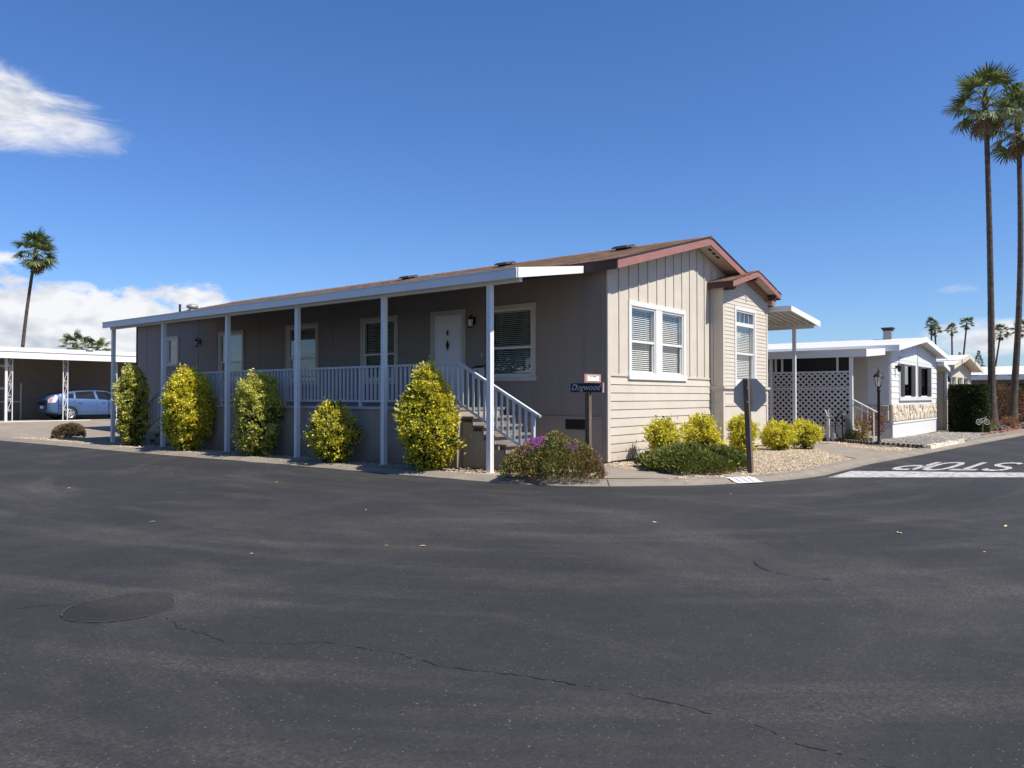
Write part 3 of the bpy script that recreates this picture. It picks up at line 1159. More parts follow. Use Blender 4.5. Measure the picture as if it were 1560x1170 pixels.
def window(parent, fn, u0, u1, z0, z1, tw=.09, splits=(), meet=None, blind=True, glass='pane', transom=None, casing='trim',
           muntins=0, blind_drop=1.0, td=.035, name='window', sill=True):
    mb = MB()
    sx = .03 if sill else 0
    fbox(mb, fn, u0, u1, 0, td, z1 - tw, z1)
    fbox(mb, fn, u0 - sx, u1 + sx, 0, td + .02 if sill else td, z0, z0 + tw)
    fbox(mb, fn, u0, u0 + tw, 0, td - .003, z0 + tw, z1 - tw)
    fbox(mb, fn, u1 - tw, u1, 0, td - .003, z0 + tw, z1 - tw)
    edges = [u0 + tw] + [e for s in splits for e in s] + [u1 - tw]
    for s in splits:
        fbox(mb, fn, s[0], s[1], -.02, td - .006, z0 + tw, z1 - tw)
    w = mb.build(name, M[casing], parent)
    zi0, zi1 = z0 + tw, z1 - tw
    units = [(edges[i], edges[i + 1]) for i in range(0, len(edges), 2)]
    for a, b in units:
        f = .045
        fr = MB()
        fbox(fr, fn, a, b, -.09, .012, zi1 - f, zi1)
        fbox(fr, fn, a, b, -.09, .012, zi0, zi0 + f)
        fbox(fr, fn, a, a + f, -.09, .010, zi0 + f, zi1 - f)
        fbox(fr, fn, b - f, b, -.09, .010, zi0 + f, zi1 - f)
        zt = zi1 - f
        if transom:
            fbox(fr, fn, a + f, b - f, -.07, .006, transom - .05, transom + .05)
            for k in range(1, muntins):
                um = a + f + (b - a - 2 * f) * k / muntins
                fbox(fr, fn, um - .008, um + .008, -.032, -.018, transom + .05, zi1 - f)
            zt = transom - .05
        if meet:
            fbox(fr, fn, a + f, b - f, -.075, -.004, meet - .028, meet + .028)
            fbox(fr, fn, a + f, a + f + .03, -.07, -.03, zi0 + f, meet - .028)
            fbox(fr, fn, b - f - .03, b - f, -.07, -.03, zi0 + f, meet - .028)
            fbox(fr, fn, a + f + .03, b - f - .03, -.07, -.03, zi0 + f, zi0 + f + .035)
        fr.build('frame', M['window_white'], w)
        panes = []
        if transom:
            panes.append((transom + .05, zi1 - f, -.028))
        if meet:
            panes += [(meet + .028, zt, -.028), (zi0 + f, meet - .028, -.052)]
        else:
            panes.append((zi0 + f, zt, -.03))
        for pz0, pz1, d in panes:
            pb = MB()
            fbox(pb, fn, a + f, b - f, d - .003, d, pz0, pz1)
            pb.build('pane', M[glass], w)
        if blind:
            bl = MB()
            zb = zt - .02
            zend = zi0 + f + (zi1 - zi0) * (1 - blind_drop)
            fbox(bl, fn, a + f + .01, b - f - .01, -.14, -.10, zb - .01, zb + .02)
            while zb > zend + .03:
                zb -= .046
                bl.add([fn(a + f + .012, -.135, zb + .016), fn(b - f - .012, -.135, zb + .016), fn(b - f - .012, -.105, zb - .012), fn(a + f + .012, -.105, zb - .012)], [(0, 1, 2, 3)])
            for q in (.2, .8):
                um = a + (b - a) * q
                fbox(bl, fn, um - .004, um + .004, -.122, -.118, zend, zt - .02)
            tag(bl.build('blind', M['blind'], w), kind='stuff')
    rm = MB()
    ua, ub = u0 + tw * .6, u1 - tw * .6
    za, zb = z0 + tw * .6, z1 - tw * .6
    q = [fn(ua, -.16, za), fn(ub, -.16, za), fn(ub, -.16, zb), fn(ua, -.16, zb), fn(ua, -1.3, za), fn(ub, -1.3, za), fn(ub, -1.3, zb), fn(ua, -1.3, zb)]
    rm.add(q, [(4, 5, 6, 7), (0, 1, 5, 4), (1, 2, 6, 5), (2, 3, 7, 6), (3, 0, 4, 7)])
    rm.build('room', M['interior'], w)
    return w


def opening(u0, u1, z0, z1, tw=.09):
    return (u0 + tw * .7, u1 - tw * .7, z0 + tw * .7, z1 - tw * .7)


def lap(fn, u0, u1, z0, z1, m, parent, proud=.026, name='siding_board', c0=None, c1=None):
    """one lap board: foot proud, head tucked under the next; c0,c1 optional head u values"""
    a1, b1 = (u0 if c0 is None else c0), (u1 if c1 is None else c1)
    mb = MB()
    mb.hexa([fn(u0, proud, z0), fn(u1, proud, z0), fn(u1, 0.0, z0), fn(u0, 0.0, z0),
             fn(a1, proud * .35, z1), fn(b1, proud * .35, z1), fn(b1, 0.0, z1), fn(a1, 0.0, z1)])
    return mb.build(name, m, parent)


FG, FP, FB = FY(0.0), FX(0.0), FY(-.35)

# gable wall
gw = (.88, 3.69, 1.80, 3.56)
gable_top = lambda u: roof_top(u) - .17
mb = wall_grid(MB(), FG, 0, HW, .03, gable_top, [opening(*gw, .11)], .12, (XR,))
gable = mb.build('gable_wall', M['siding'], home)
# lap boards below, one by one
zs = [1.87, 1.685, 1.505, 1.325, 1.14, .955, .77, .59, .41, .23, .045]
for a, b in zip(zs[1:], zs[:-1]):
    if b > 1.8:
        lap(FG, .105, 5.17, a, b - .07, M['siding'], gable)     # under the window
    else:
        lap(FG, .105, 5.17, a, b, M['siding'], gable)
for ua, ub in ((.105, .86), (3.73, 5.17)):
    fbm = MB()
    fbox(fbm, FG, ua, ub, .0, .022, 1.86, 1.90)
    fbm.build('belt_board', M['trim'], gable)
# battens above
for k, u in enumerate([.05 + .434 * i for i in range(1, 20)]):
    if u > 8.4:
        continue
    zb = 1.93
    if gw[0] < u < gw[1]:
        zb = gw[3]
    if 5.1 < u < 8.4:
        zb = 4.05
    mb = MB()
    fbox(mb, FG, u - .017, u + .017, 0, .024, zb, gable_top(u) - .012)
    mb.build('batten', M['siding'], gable)
cb = MB()
fbox(cb, FG, -.022, .10, 0, .03, .03, gable_top(.0) - .012)
cb.build('corner_board', M['trim'], home)
cb = MB()
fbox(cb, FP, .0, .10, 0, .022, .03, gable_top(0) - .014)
cb.build('corner_board', M['wall_panel_shaded'], home)
window(home, FG, *gw, tw=.11, splits=((2.13, 2.44),), meet=2.66, casing='window_white')

# porch-side wall
pw = [(13.63, 15.12, 1.76, 3.57), (9.80, 11.35, 1.76, 3.58), (6.44, 7.92, 1.76, 3.57), (1.89, 3.34, 1.78, 3.56), (17.75, 18.6, 2.50, 3.58)]
dr = (4.04, 5.21, 1.20, 3.56)
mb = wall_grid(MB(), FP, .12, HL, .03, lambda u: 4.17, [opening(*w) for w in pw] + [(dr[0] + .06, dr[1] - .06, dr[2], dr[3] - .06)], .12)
pwall = mb.build('long_wall', M['wall_panel_shaded'], home)
for i, w in enumerate(pw):
    window(home, FP, *w, tw=.095, meet=None if i == 4 else 2.56, glass='pane_porch', blind=(i != 4), blind_drop=(.55, .5, 1.0, 1.0, 1.0)[i])
# vertical seams and the skirting rail of the long wall
for u in [i * 1.22 + .6 for i in range(17)]:
    if any(a - .05 < u < b + .05 for a, b, _, _ in pw) or dr[0] - .05 < u < dr[1] + .05:
        continue
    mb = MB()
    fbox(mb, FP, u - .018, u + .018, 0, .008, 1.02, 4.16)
    mb.build('seam_strip', M['wall_panel_shaded'], pwall)
sk = MB()
fbox(sk, FP, .11, HL, 0, .020, .93, .985)
fbox(sk, FP, .11, HL, 0, .012, .035, .925)
sk.build('skirting', M['skirt'], home)
for (ya, yb, za, zb) in ((.52, 1.06, .70, .92), (9.2, 9.75, .70, .92)):
    v = MB()
    fbox(v, FP, ya, yb, .012, .022, za, zb)
    vv = v.build('crawl_vent', M['vent_dark'], home)
    for k in range(4):
        s = MB()
        fbox(s, FP, ya + .02, yb - .02, .022, .032, za + .03 + k * .05, za + .045 + k * .05)
        s.build('slat', M['black_metal'], vv)
# other two walls
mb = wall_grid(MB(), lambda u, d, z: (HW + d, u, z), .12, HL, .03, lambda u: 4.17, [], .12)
mb.build('rear_wall', M['wall_panel_shaded'], home)
mb = wall_grid(MB(), lambda u, d, z: (u, HL + d, z), 0, HW, .03, gable_top, [], .12, (XR,))
mb.build('end_wall', M['siding'], home)

# front door
dm = MB()
fbox(dm, FP, dr[0], dr[0] + .10, 0, .035, dr[2], dr[3])
fbox(dm, FP, dr[1] - .10, dr[1], 0, .035, dr[2], dr[3])
fbox(dm, FP, dr[0] + .10, dr[1] - .10, 0, .036, dr[3] - .11, dr[3])
dm.build('door_frame', M['trim'], home)
d = MB()
ya, yb, za, zb = dr[0] + .10, dr[1] - .10, dr[2] + .03, dr[3] - .11
fbox(d, FP, ya, yb, -.05, -.01, za, zb)
door = d.build('door', M['door_white'], home)
ym = (ya + yb) / 2
for (p0, p1) in ((.10, .62), (.78, 1.42), (1.58, 1.90)):
    for (q0, q1) in ((ya + .09, ym - .05), (ym + .05, yb - .09)):
        p = MB()
        fbox(p, FP, q0, q1, -.01, -.004, za + p0, za + p1)
        fbox(p, FP, q0 + .03, q1 - .03, -.004, .004, za + p0 + .03, za + p1 - .03)
        p.build('door_panel', M['door_white'], door, bevel=.003)
p = MB()
p.lathe([(.0, -.01), (.028, -.01), (.03, -.045), (.012, -.05), (.024, -.07), (.024, -.09), (.005, -.1)], (0, ya + .07, za + .98), 12, 'x')
p.build('door_handle', M['brass'], door, smooth=True)
p = MB()
pk = [(-.012, ym + .0, za + 1.75), (-.012, ym + .05, za + 1.64), (-.012, ym, za + 1.50), (-.012, ym - .05, za + 1.64)]
p.prism([(x, y - .0, z - .16) for x, y, z in pk], (-.02, 0, 0))
p.prism([(-.012, ym - .02, za + 1.84), (-.012, ym + .02, za + 1.84), (-.012, ym + .02, za + 1.72), (-.012, ym - .02, za + 1.72)], (-.016, 0, 0))
p.build('door_knocker', M['black_metal'], door)

# roof: deck, rakes, fascias, shingles
Y0, Y1 = -.45, 21.4
rf = MB()
for x0, x1 in ((XE0 + .02, XR), (XR, XE1 - .02)):
    a, b = roof_top(x0), roof_top(x1)
    rf.hexa([(x0, Y0 + .035, a - .15), (x1, Y0 + .035, b - .15), (x1, Y1 - .035, b - .15), (x0, Y1 - .035, a - .15),
             (x0, Y0 + .035, a - .01), (x1, Y0 + .035, b - .01), (x1, Y1 - .035, b - .01), (x0, Y1 - .035, a - .01)])
roof = rf.build('roof', M['soffit'], home)
for yy, yy2 in ((Y0, Y0 + .033), (Y1 - .033, Y1)):
    for xa, xb in ((XE0, XR), (XR, XE1)):
        a, b = roof_top(xa), roof_top(xb)
        mb = MB()
        mb.hexa([(xa, yy, a - .205), (xb, yy, b - .205), (xb, yy2, b - .205), (xa, yy2, a - .205), (xa, yy, a - .014), (xb, yy, b - .014), (xb, yy2, b - .014), (xa, yy2, a - .014)])
        mb.build('rake_board', M['rake_red'], roof)
for xa, xb in ((XE0 - .005, XE0 + .018), (XE1 - .018, XE1 + .005)):
    mb = MB().box(xa, xb, Y0 + .034, Y1 - .034, ZE - .215, ZE - .012)
    mb.build('eave_fascia', M['eave_brown'], roof)
# drip edge
mb = MB()
for xa, xb in ((XE0 - .03, XR), (XR, XE1 + .03)):
    a, b = roof_top(xa), roof_top(xb)
    mb.hexa([(xa, Y0 - .02, a - .012), (xb, Y0 - .02, b - .012), (xb, Y0 + .03, b - .012), (xa, Y0 + .03, a - .012), (xa, Y0 - .02, a + .012), (xb, Y0 - .02, b + .012), (xb, Y0 + .03, b + .012), (xa, Y0 + .03, a + .012)])
mb.build('drip_edge', M['vent_dark'], roof)
leafmat('shingle_tab', 0.0, .9, .15)


def shingle_field(name, x_of, rise, sl, y0, y1, ztop_at, parent, seed, exp=.143, tabw=.31, xdir=1):
    """tabs in courses from the eave up; x_of(s): world x at slope distance s; ztop_at(s): surface z"""
    rs = np.random.RandomState(seed)
    V, F, Cc = [], [], []
    s = 0.0
    row = 0
    pal = np.array([(.30, .185, .12), (.25, .15, .10), (.34, .215, .145), (.22, .135, .095), (.29, .17, .11), (.37, .25, .175)]) * .78
    while s < sl - .02:
        s1 = min(s + exp, sl)
        off = (row % 2) * tabw / 2 + rs.uniform(-.04, .04)
        y = y0 - off
        while y < y1:
            ya_, yb_ = max(y + .004, y0), min(y + tabw - .004, y1)
            if yb_ - ya_ > .02:
                hb = .011 + rs.uniform(0, .006)
                sb = s - rs.uniform(0, .008)
                n = len(V)
                V += [(x_of(sb), ya_, ztop_at(sb) + hb), (x_of(sb), yb_, ztop_at(sb) + hb), (x_of(s1), yb_, ztop_at(s1) + .003), (x_of(s1), ya_, ztop_at(s1) + .003),
                      (x_of(sb), ya_, ztop_at(sb) - .004), (x_of(sb), yb_, ztop_at(sb) - .004)]
                F += [(n, n + 1, n + 2, n + 3), (n + 4, n + 5, n + 1, n)]
                c = pal[rs.randint(len(pal))] * rs.uniform(.85, 1.12)
                Cc += [c, c]
            y += tabw
        s = s1
        row += 1
    V = np.array(V)
    off = wloc(parent)
    V = V - np.array(off)
    me = np_mesh(name, V, F, M['shingle_tab'], Cc)
    o = bpy.data.objects.new(name, me)
    COL.objects.link(o)
    o.parent = parent
    tag(o, kind='stuff')
    return o


cs = 1 / math.sqrt(1 + RS * RS)
SL = (XR - XE0 + .03) / cs
shingle_field('shingles', lambda s: XE0 - .03 + s * cs, 1, SL, Y0 - .02, Y1 + .02, lambda s: roof_top(XE0 - .03 + s * cs), roof, 1)
shingle_field('shingles', lambda s: XE1 + .03 - s * cs, 1, SL, Y0 - .02, Y1 + .02, lambda s: roof_top(XE1 + .03 - s * cs), roof, 2)
mb = MB()
k = 0
y = Y0 - .02
while y < Y1:
    z0, z1 = roof_top(XR) + .006, roof_top(XR + .13) + .012
    h = .008 if k % 2 else .003
    mb.hexa([(XR - .13, y, z1 - .02), (XR + .13, y, z1 - .02), (XR + .13, y + .3, z1 - .02), (XR - .13, y + .3, z1 - .02),
             (XR - .02, y, z0 + .016 + h), (XR + .02, y, z0 + .016 + h), (XR + .02, y + .3, z0 + .01), (XR - .02, y + .3, z0 + .01)])
    y += .3
    k += 1
tag(mb.build('ridge_cap', M['shingle'], roof), kind='stuff')
# soffit vents under the peak
for xx in (4.62, 4.86, 5.10):
    zz = roof_top(xx) - .153
    MB().hexa([(xx - .07, -.30, zz - .006 + .07 * RS), (xx + .07, -.30, zz - .006 - .07 * RS), (xx + .07, -.22, zz - .006 - .07 * RS), (xx - .07, -.22, zz - .006 + .07 * RS),
               (xx - .07, -.30, zz + .07 * RS), (xx + .07, -.30, zz - .07 * RS), (xx + .07, -.22, zz - .07 * RS), (xx - .07, -.22, zz + .07 * RS)]).build('soffit_vent', M['vent_dark'], roof)
# roof vents
for (vx, vy) in ((3.4, 1.58), (3.4, 5.55), (3.4, 9.6)):
    z = roof_top(vx)
    v = MB()
    w = .24
    v.hexa([(vx - .3, vy - .26, roof_top(vx - .3) + .012), (vx + .3, vy - .26, roof_top(vx + .3) + .012), (vx + .3, vy + .26, roof_top(vx + .3) + .012), (vx - .3, vy + .26, roof_top(vx - .3) + .012),
            (vx - .3, vy - .26, roof_top(vx - .3) + .025), (vx + .3, vy - .26, roof_top(vx + .3) + .025), (vx + .3, vy + .26, roof_top(vx + .3) + .025), (vx - .3, vy + .26, roof_top(vx - .3) + .025)])
    v.hexa([(vx - w, vy - w, roof_top(vx - w) + .07), (vx + w, vy - w, roof_top(vx + w) + .05), (vx + w, vy + w, roof_top(vx + w) + .05), (vx - w, vy + w, roof_top(vx - w) + .07),
            (vx - w * .8, vy - w * .8, roof_top(vx - w) + .14), (vx + w * .8, vy - w * .8, roof_top(vx + w) + .10), (vx + w * .8, vy + w * .8, roof_top(vx + w) + .10), (vx - w * .8, vy + w * .8, roof_top(vx - w) + .14)])
    v.box(vx - .15, vx + .15, vy - .15, vy + .15, z, z + .09)
    v.build('roof_vent', M['vent_dark'], roof)
v = MB()
zz = roof_top(1.4)
v.lathe([(.18, .0), (.18, .04), (.13, .06), (.13, .10), (.21, .11), (.22, .16), (.19, .22), (.10, .26), (.02, .27)], (1.4, 19.4, zz), 16)
v.build('turbine_vent', M['chimney'], roof, smooth=True)
v = MB()
v.lathe([(.04, -.05), (.04, .30), (.055, .30), (.055, .33)], (.8, 19.2, roof_top(.8)), 10)
v.build('vent_pipe', M['vent_dark'], roof, smooth=True)

# ---------------------------------------------------------------- bay
BX0, BX1, BY = 5.18, 8.36, -.35
bw = (5.94, 7.46, 1.70, 3.88)
BR, BZ = 6.77, 4.88           # bay ridge x and z
btop = lambda u: BZ - .263 * abs(u - BR) - .13
mb = wall_grid(MB(), FB, BX0, BX1, .03, btop, [opening(*bw, .10)], .10, (BR,))
mb.box(BX0, BX0 + .08, BY + .10, -.001, .03, btop(BX0) - .002)
mb.box(BX1 - .08, BX1, BY + .10, -.001, .03, btop(BX1) - .002)
bay = mb.build('bay_wall', M['siding'], home)
z = 1.715
while z < 4.72:
    z2 = z + .104
    segs = []
    xl, xr = BX0 + .085, BX1 - .085
    if z > btop(BX0) - .1:
        dx = (BZ - .13 - z2 - .02) / .263
        xl, xr = max(xl, BR - dx), min(xr, BR + dx)
    if xr - xl > .15:
        if z2 > bw[2] and z < bw[3] - .02:
            segs = [(xl, bw[0]), (bw[1], xr)]
        else:
            segs = [(xl, xr)]
        for a, b in segs:
            lap(FB, a, b, z, z2, M['siding'], bay, .017)
    z += .104
window(home, FB, *bw, tw=.10, meet=2.60, transom=3.40, muntins=4, casing='window_white', sill=False)
for xa, xb in ((BX0 - .02, BX0 + .085), (BX1 - .085, BX1 + .02)):
    for za_, zb_ in ((1.70, btop(BX0) - .02), (.03, 1.565)):
        ct = MB()
        fbox(ct, FB, xa, xb, 0, .026, za_, zb_)
        ct.build('corner_board', M['trim'], bay)
for ya_, yb_ in ((BY, BY + .09), (-.09, -.026)):
    MB().box(BX0 - .021, BX0 - .001, ya_, yb_, 1.70, btop(BX0) - .02).build('corner_board', M['trim'], bay)
bt = MB()
fbox(bt, FB, BX0 - .07, BX1 + .07, 0, .075, 1.625, 1.685)
fbox(bt, FB, BX0 - .03, BX1 + .03, 0, .035, 1.57, 1.622)
bt.box(BX0 - .07, BX0 - .001, BY, -.028, 1.625, 1.685)
bt.box(BX0 - .03, BX0 - .001, BY, -.028, 1.57, 1.622)
bt.build('belt_board', M['trim'], bay)
pt = MB()
for z0_, z1_ in ((1.17, 1.26), (.03, .16)):
    fbox(pt, FB, BX0 + .085, BX1 - .085, 0, .022, z0_, z1_)
    pt.box(BX0 - .019, BX0 - .001, BY + .09, -.09, z0_, z1_)
fbox(pt, FB, BX0 + .085, BX1 - .085, 0, .022, 1.50, 1.568)
pt.box(BX0 - .019, BX0 - .001, BY, BY + .09, .03, 1.568)
pt.box(BX0 - .019, BX0 - .001, -.09, -.026, .03, 1.568)
for xx in (6.24, 7.30):
    fbox(pt, FB, xx - .045, xx + .045, 0, .020, 1.262, 1.498)
pt.build('panel_trim', M['trim'], bay)
q = MB()
fbox(q, FB, BR - .02, BR + .02, 0, .03, 4.06, 4.22)
q.build('gable_ornament', M['soffit'], bay)
# bay roof
b0, b1, bys, bye = 5.02, 8.52, -.72, .55
bz = lambda x: BZ - .263 * abs(x - BR)
br = MB()
for xa, xb in ((b0, BR), (BR, b1)):
    br.hexa([(xa, bys + .03, bz(xa) - .11), (xb, bys + .03, bz(xb) - .11), (xb, bye, bz(xb) - .11), (xa, bye, bz(xa) - .11),
             (xa, bys + .03, bz(xa) - .01), (xb, bys + .03, bz(xb) - .01), (xb, bye, bz(xb) - .01), (xa, bye, bz(xa) - .01)])
broof = br.build('bay_roof', M['soffit'], home)
for xa, xb in ((b0, BR), (BR, b1)):
    MB().hexa([(xa, bys, bz(xa) - .16), (xb, bys, bz(xb) - .16), (xb, bys + .03, bz(xb) - .16), (xa, bys + .03, bz(xa) - .16),
               (xa, bys, bz(xa) - .012), (xb, bys, bz(xb) - .012), (xb, bys + .03, bz(xb) - .012), (xa, bys + .03, bz(xa) - .012)]).build('rake_board', M['rake_red'], broof)
MB().box(b0 - .02, b0 - .001, bys, -.03, bz(b0) - .17, bz(b0) - .012).build('eave_fascia', M['eave_brown'], broof)
MB().box(b1 + .001, b1 + .02, bys, .3, bz(b1) - .17, bz(b1) - .012).build('eave_fascia', M['eave_brown'], broof)
for xx in (b0 + .26, BR, b1 - .26):
    MB().box(xx - .06, xx + .06, bys + .06, BY - .03, bz(xx) - .27, bz(xx) - .135).build('outrigger', M['eave_brown'], broof)
bl = (BR - b0 + .03) / math.sqrt(1 + .263 ** 2) * (1 + .263 ** 2)
cb_ = 1 / math.sqrt(1 + .263 ** 2)
shingle_field('shingles', lambda s: b0 - .03 + s * cb_, 1, (BR - b0 + .03) / cb_, bys - .02, bye, lambda s: bz(b0 - .03 + s * cb_), broof, 3)
shingle_field('shingles', lambda s: b1 + .03 - s * cb_, 1, (b1 - BR + .03) / cb_, bys - .02, bye, lambda s: bz(b1 + .03 - s * cb_), broof, 4)
MB().prism([(BR - .12, bys - .02, bz(BR - .12) + .012), (BR, bys - .02, BZ + .026), (BR + .12, bys - .02, bz(BR + .12) + .012)], (0, bye - bys, 0)).build('ridge_cap', M['shingle'], broof)

# ================================================================ porch: deck, skirt, rails, stairs
porch = thing('porch', 'raised white-railed porch with stairs along the taupe home', 'porch', (-1.4, 7, 0))
DX, DY0, DY1, DZ = -2.86, 1.68, 12.6, 1.20
nb = 78
for i in range(nb):
    x0 = DX + .02 + i * (abs(DX) - .06) / 20
    if i >= 20:
        break
    MB().box(x0, x0 + .132, DY0 + .03 if x0 < -1.45 else 2.65, DY1, DZ - .045, DZ - .012).build('deck_board', M['deck_edge'], porch)
bx('deck_edge', M['deck_edge'], porch, DX - .05, DX + .018, DY0 - .02, DY1 + .02, DZ - .055, DZ)
bx('deck_edge', M['tread'], porch, DX + .02, -1.40, DY0 - .02, DY0 + .025, DZ - .055, DZ)
bx('deck_frame', M['eave_brown'], porch, DX + .04, -.04, 2.68, DY1 - .02, DZ - .22, DZ - .06)
for i in range(9):
    ya_ = DY0 + (DY1 - DY0) * i / 9
    yb_ = DY0 + (DY1 - DY0) * (i + 1) / 9
    bx('skirt_panel', M['skirt'], porch, DX, DX + .03, ya_ + .004, yb_ - .004, .02, DZ - .058)
bx('skirt_panel', M['skirt'], porch, DX + .032, -1.55, DY0, DY0 + .03, .02, DZ - .058)
bx('skirt_panel', M['skirt'], porch, DX + .032, -.04, DY1 - .03, DY1, .02, DZ - .058)
# railing
RX = DX + .03
rail = MB()
rail.box(RX - .035, RX + .035, DY0, DY1, 2.045, 2.09)
rail.box(RX - .022, RX + .022, DY0, DY1, 1.30, 1.345)
railing = rail.build('railing', M['rail_white'], porch)
bme = MB().box(-.018, .018, -.018, .018, 0, .70).mesh('baluster', M['rail_white'])
n = int((DY1 - DY0) / .133)
for i in range(n + 1):
    y = DY0 + .05 + i * (DY1 - DY0 - .1) / n
    if any(abs(y - py) < .08 for py in (DY0 + .03, 4.6, 7.4, 10.2, DY1 - .03)):
        continue
    link('baluster', bme, railing, (RX, y, 1.345))
for y in (DY0 + .03, 4.6, 7.4, 10.2, DY1 - .03):
    bx('rail_post', M['rail_white'], railing, RX - .03, RX + .03, y - .03, y + .03, DZ, 2.045)
end = MB()
end.box(RX + .04, -.9, DY1 - .06, DY1 - .01, 2.045, 2.09)
end.box(RX + .04, -.9, DY1 - .05, DY1 - .02, 1.30, 1.345)
er = end.build('railing', M['rail_white'], porch)
for i in range(12):
    link('baluster', bme, er, (RX + .14 + i * .14, DY1 - .035, 1.345))


def stairs(y_top, sgn, x0, x1, n_st, run, parent, side_panel=True):
    rise = DZ / (n_st + 1)
    for k in range(n_st):
        zt = DZ - rise * (k + 1)
        ya_, yb_ = y_top + sgn * run * k, y_top + sgn * run * (k + 1)
        lo, hi = min(ya_, yb_), max(ya_, yb_)
        tr_ = MB().box(x0 - .03, x1, lo - (.0 if sgn > 0 else .035), hi + (.035 if sgn > 0 else 0), zt - .04, zt)
        tr_.build('tread', M['tread'], parent)
        # riser board set back below the nose
        yr = lo + .03 if sgn < 0 else hi - .03
        rb = MB().box(x0, x1, yr - .01, yr + .01, zt - rise + .002, zt - .042)
        rb.build('riser', M['tread'], parent)
        # panel under the tread (side)
        hp = zt - .042 - (rise - .05 if k < n_st - 1 else 0)
        if side_panel:
            sp_ = MB().box(x0 + .0, x0 + .025, lo + .001, hi - .001, .03, max(.05, zt - .115))
            sp_.build('stair_panel', M['skirt'], parent)
    return rise


SX0, SX1 = DX + .13, -1.55
rise = stairs(DY0 - .03, -1, SX0, SX1, 6, .275, porch)
# sloping stair rail, near side
sr = MB()
pT, pB = Vector((RX, DY0 - .02, 2.075)), Vector((RX, -.26, 1.085))
sr.bar(pT, pB, .07, .05)
pT2, pB2 = Vector((RX, DY0 - .02, 1.29)), Vector((RX, -.14, .38))
sr.bar(pT2, pB2, .045, .045)
sr.bar(pB, pB + Vector((0, -.07, -.03)), .05, .045)
srail = sr.build('stair_rail', M['rail_white'], porch)
for i in range(13):
    t = (i + .6) / 13.4
    a, b = pT.lerp(pB, t), pT2.lerp(pB2, t)
    y = a.y
    zb_ = b.z + (b.y - y) * -.5
    link('baluster', bme, srail, (RX, y, zb_), None, (1, 1, (a.z - zb_ - .02) / .70))
bx('rail_post', M['rail_white'], srail, RX - .028, RX + .028, -.20, -.145, .03, 1.07)
# far stairs at the other end of the porch
rise2 = stairs(DY1 + .03, 1, DX + .13, -1.6, 6, .275, porch)
sr2 = MB()
qT, qB = Vector((RX, DY1 + .02, 2.075)), Vector((RX, DY1 + 1.85, 1.05))
sr2.bar(qT, qB, .06, .05)
qT2, qB2 = Vector((RX, DY1 + .02, 1.29)), Vector((RX, DY1 + 1.85, .35))
sr2.bar(qT2, qB2, .04, .04)
srail2 = sr2.build('stair_rail', M['rail_white'], porch)
for i in range(13):
    t = (i + .5) / 13
    a, b = qT.lerp(qB, t), qT2.lerp(qB2, t)
    link('baluster', bme, srail2, (RX, a.y, b.z), None, (1, 1, (a.z - b.z) / .70))
bx('rail_post', M['rail_white'], srail2, RX - .028, RX + .028, DY1 + 1.80, DY1 + 1.86, .03, 1.06)

# ================================================================ awnings
awn = thing('porch_awning', 'long white metal awning on slender posts over the porch', 'awning', (-3.1, 7, 0))
AX, AZ = -3.32, 3.70
C0, C1, C2, C3 = (AX, -.18), (-.32, .40), (-.32, 16.2), (AX, 16.1)
azf = lambda x: AZ - .03 + (x - AX) * .158


def pans(parent, xa, xb, y0f, y1f, zf, m, step=.2):
    """ribbed metal pans: flat troughs with upstanding ribs, thickness real"""
    mb = MB()
    n = int((y1f((xa + xb) / 2) - y0f((xa + xb) / 2)) / step)
    for i in range(n):
        t0, t1 = i / n, (i + 1) / n
        pts = []
        for x in (xa, xb):
            ya, yb = y0f(x), y1f(x)
            Y = lambda t: ya + (yb - ya) * t
            z = zf(x)
            e = (t1 - t0)
            pts.append([(x, Y(t0), z + .02), (x, Y(t0 + .10 * e), z + .02), (x, Y(t0 + .22 * e), z - .045), (x, Y(t0 + .78 * e), z - .045), (x, Y(t0 + .90 * e), z + .02), (x, Y(t1), z + .02)])
        for k in range(5):
            a, b, c, d_ = pts[0][k], pts[0][k + 1], pts[1][k + 1], pts[1][k]
            mb.hexa([a, b, c, d_] + [(p[0], p[1], p[2] + .004) for p in (a, b, c, d_)])
    o = mb.build('roof_pans', m, parent)
    return o


pans(awn, AX + .03, -.33, lambda x: np.interp(x, [AX, -.32], [-.17, .41]), lambda x: 16.08, azf, M['awning_under'], .3)
fa = MB().box(AX - .02, AX + .025, -.18, 16.1, AZ - .17, AZ + .01)
fa.box(AX - .035, AX - .021, -.18, 16.1, AZ - .012, AZ + .012)
fa.build('gutter', M['awning_white'], awn)
ef = MB()
for (p, q_) in ((C0, C1), (C3, C2)):
    s = -1 if p is C0 else 1
    ef.hexa([(p[0], p[1] + s * .028, AZ - .17), (q_[0], q_[1] + s * .028, azf(q_[0]) - .10), (q_[0], q_[1], azf(q_[0]) - .10), (p[0], p[1] + s * .002, AZ - .17),
             (p[0], p[1] + s * .028, AZ + .012), (q_[0], q_[1] + s * .028, azf(q_[0]) + .05), (q_[0], q_[1], azf(q_[0]) + .05), (p[0], p[1] + s * .002, AZ + .012)])
ef.build('end_fascia', M['awning_white'], awn)
be = MB().box(-3.16, -3.07, -.10, 16.0, AZ - .21, AZ - .12)
be.build('beam', M['awning_white'], awn)


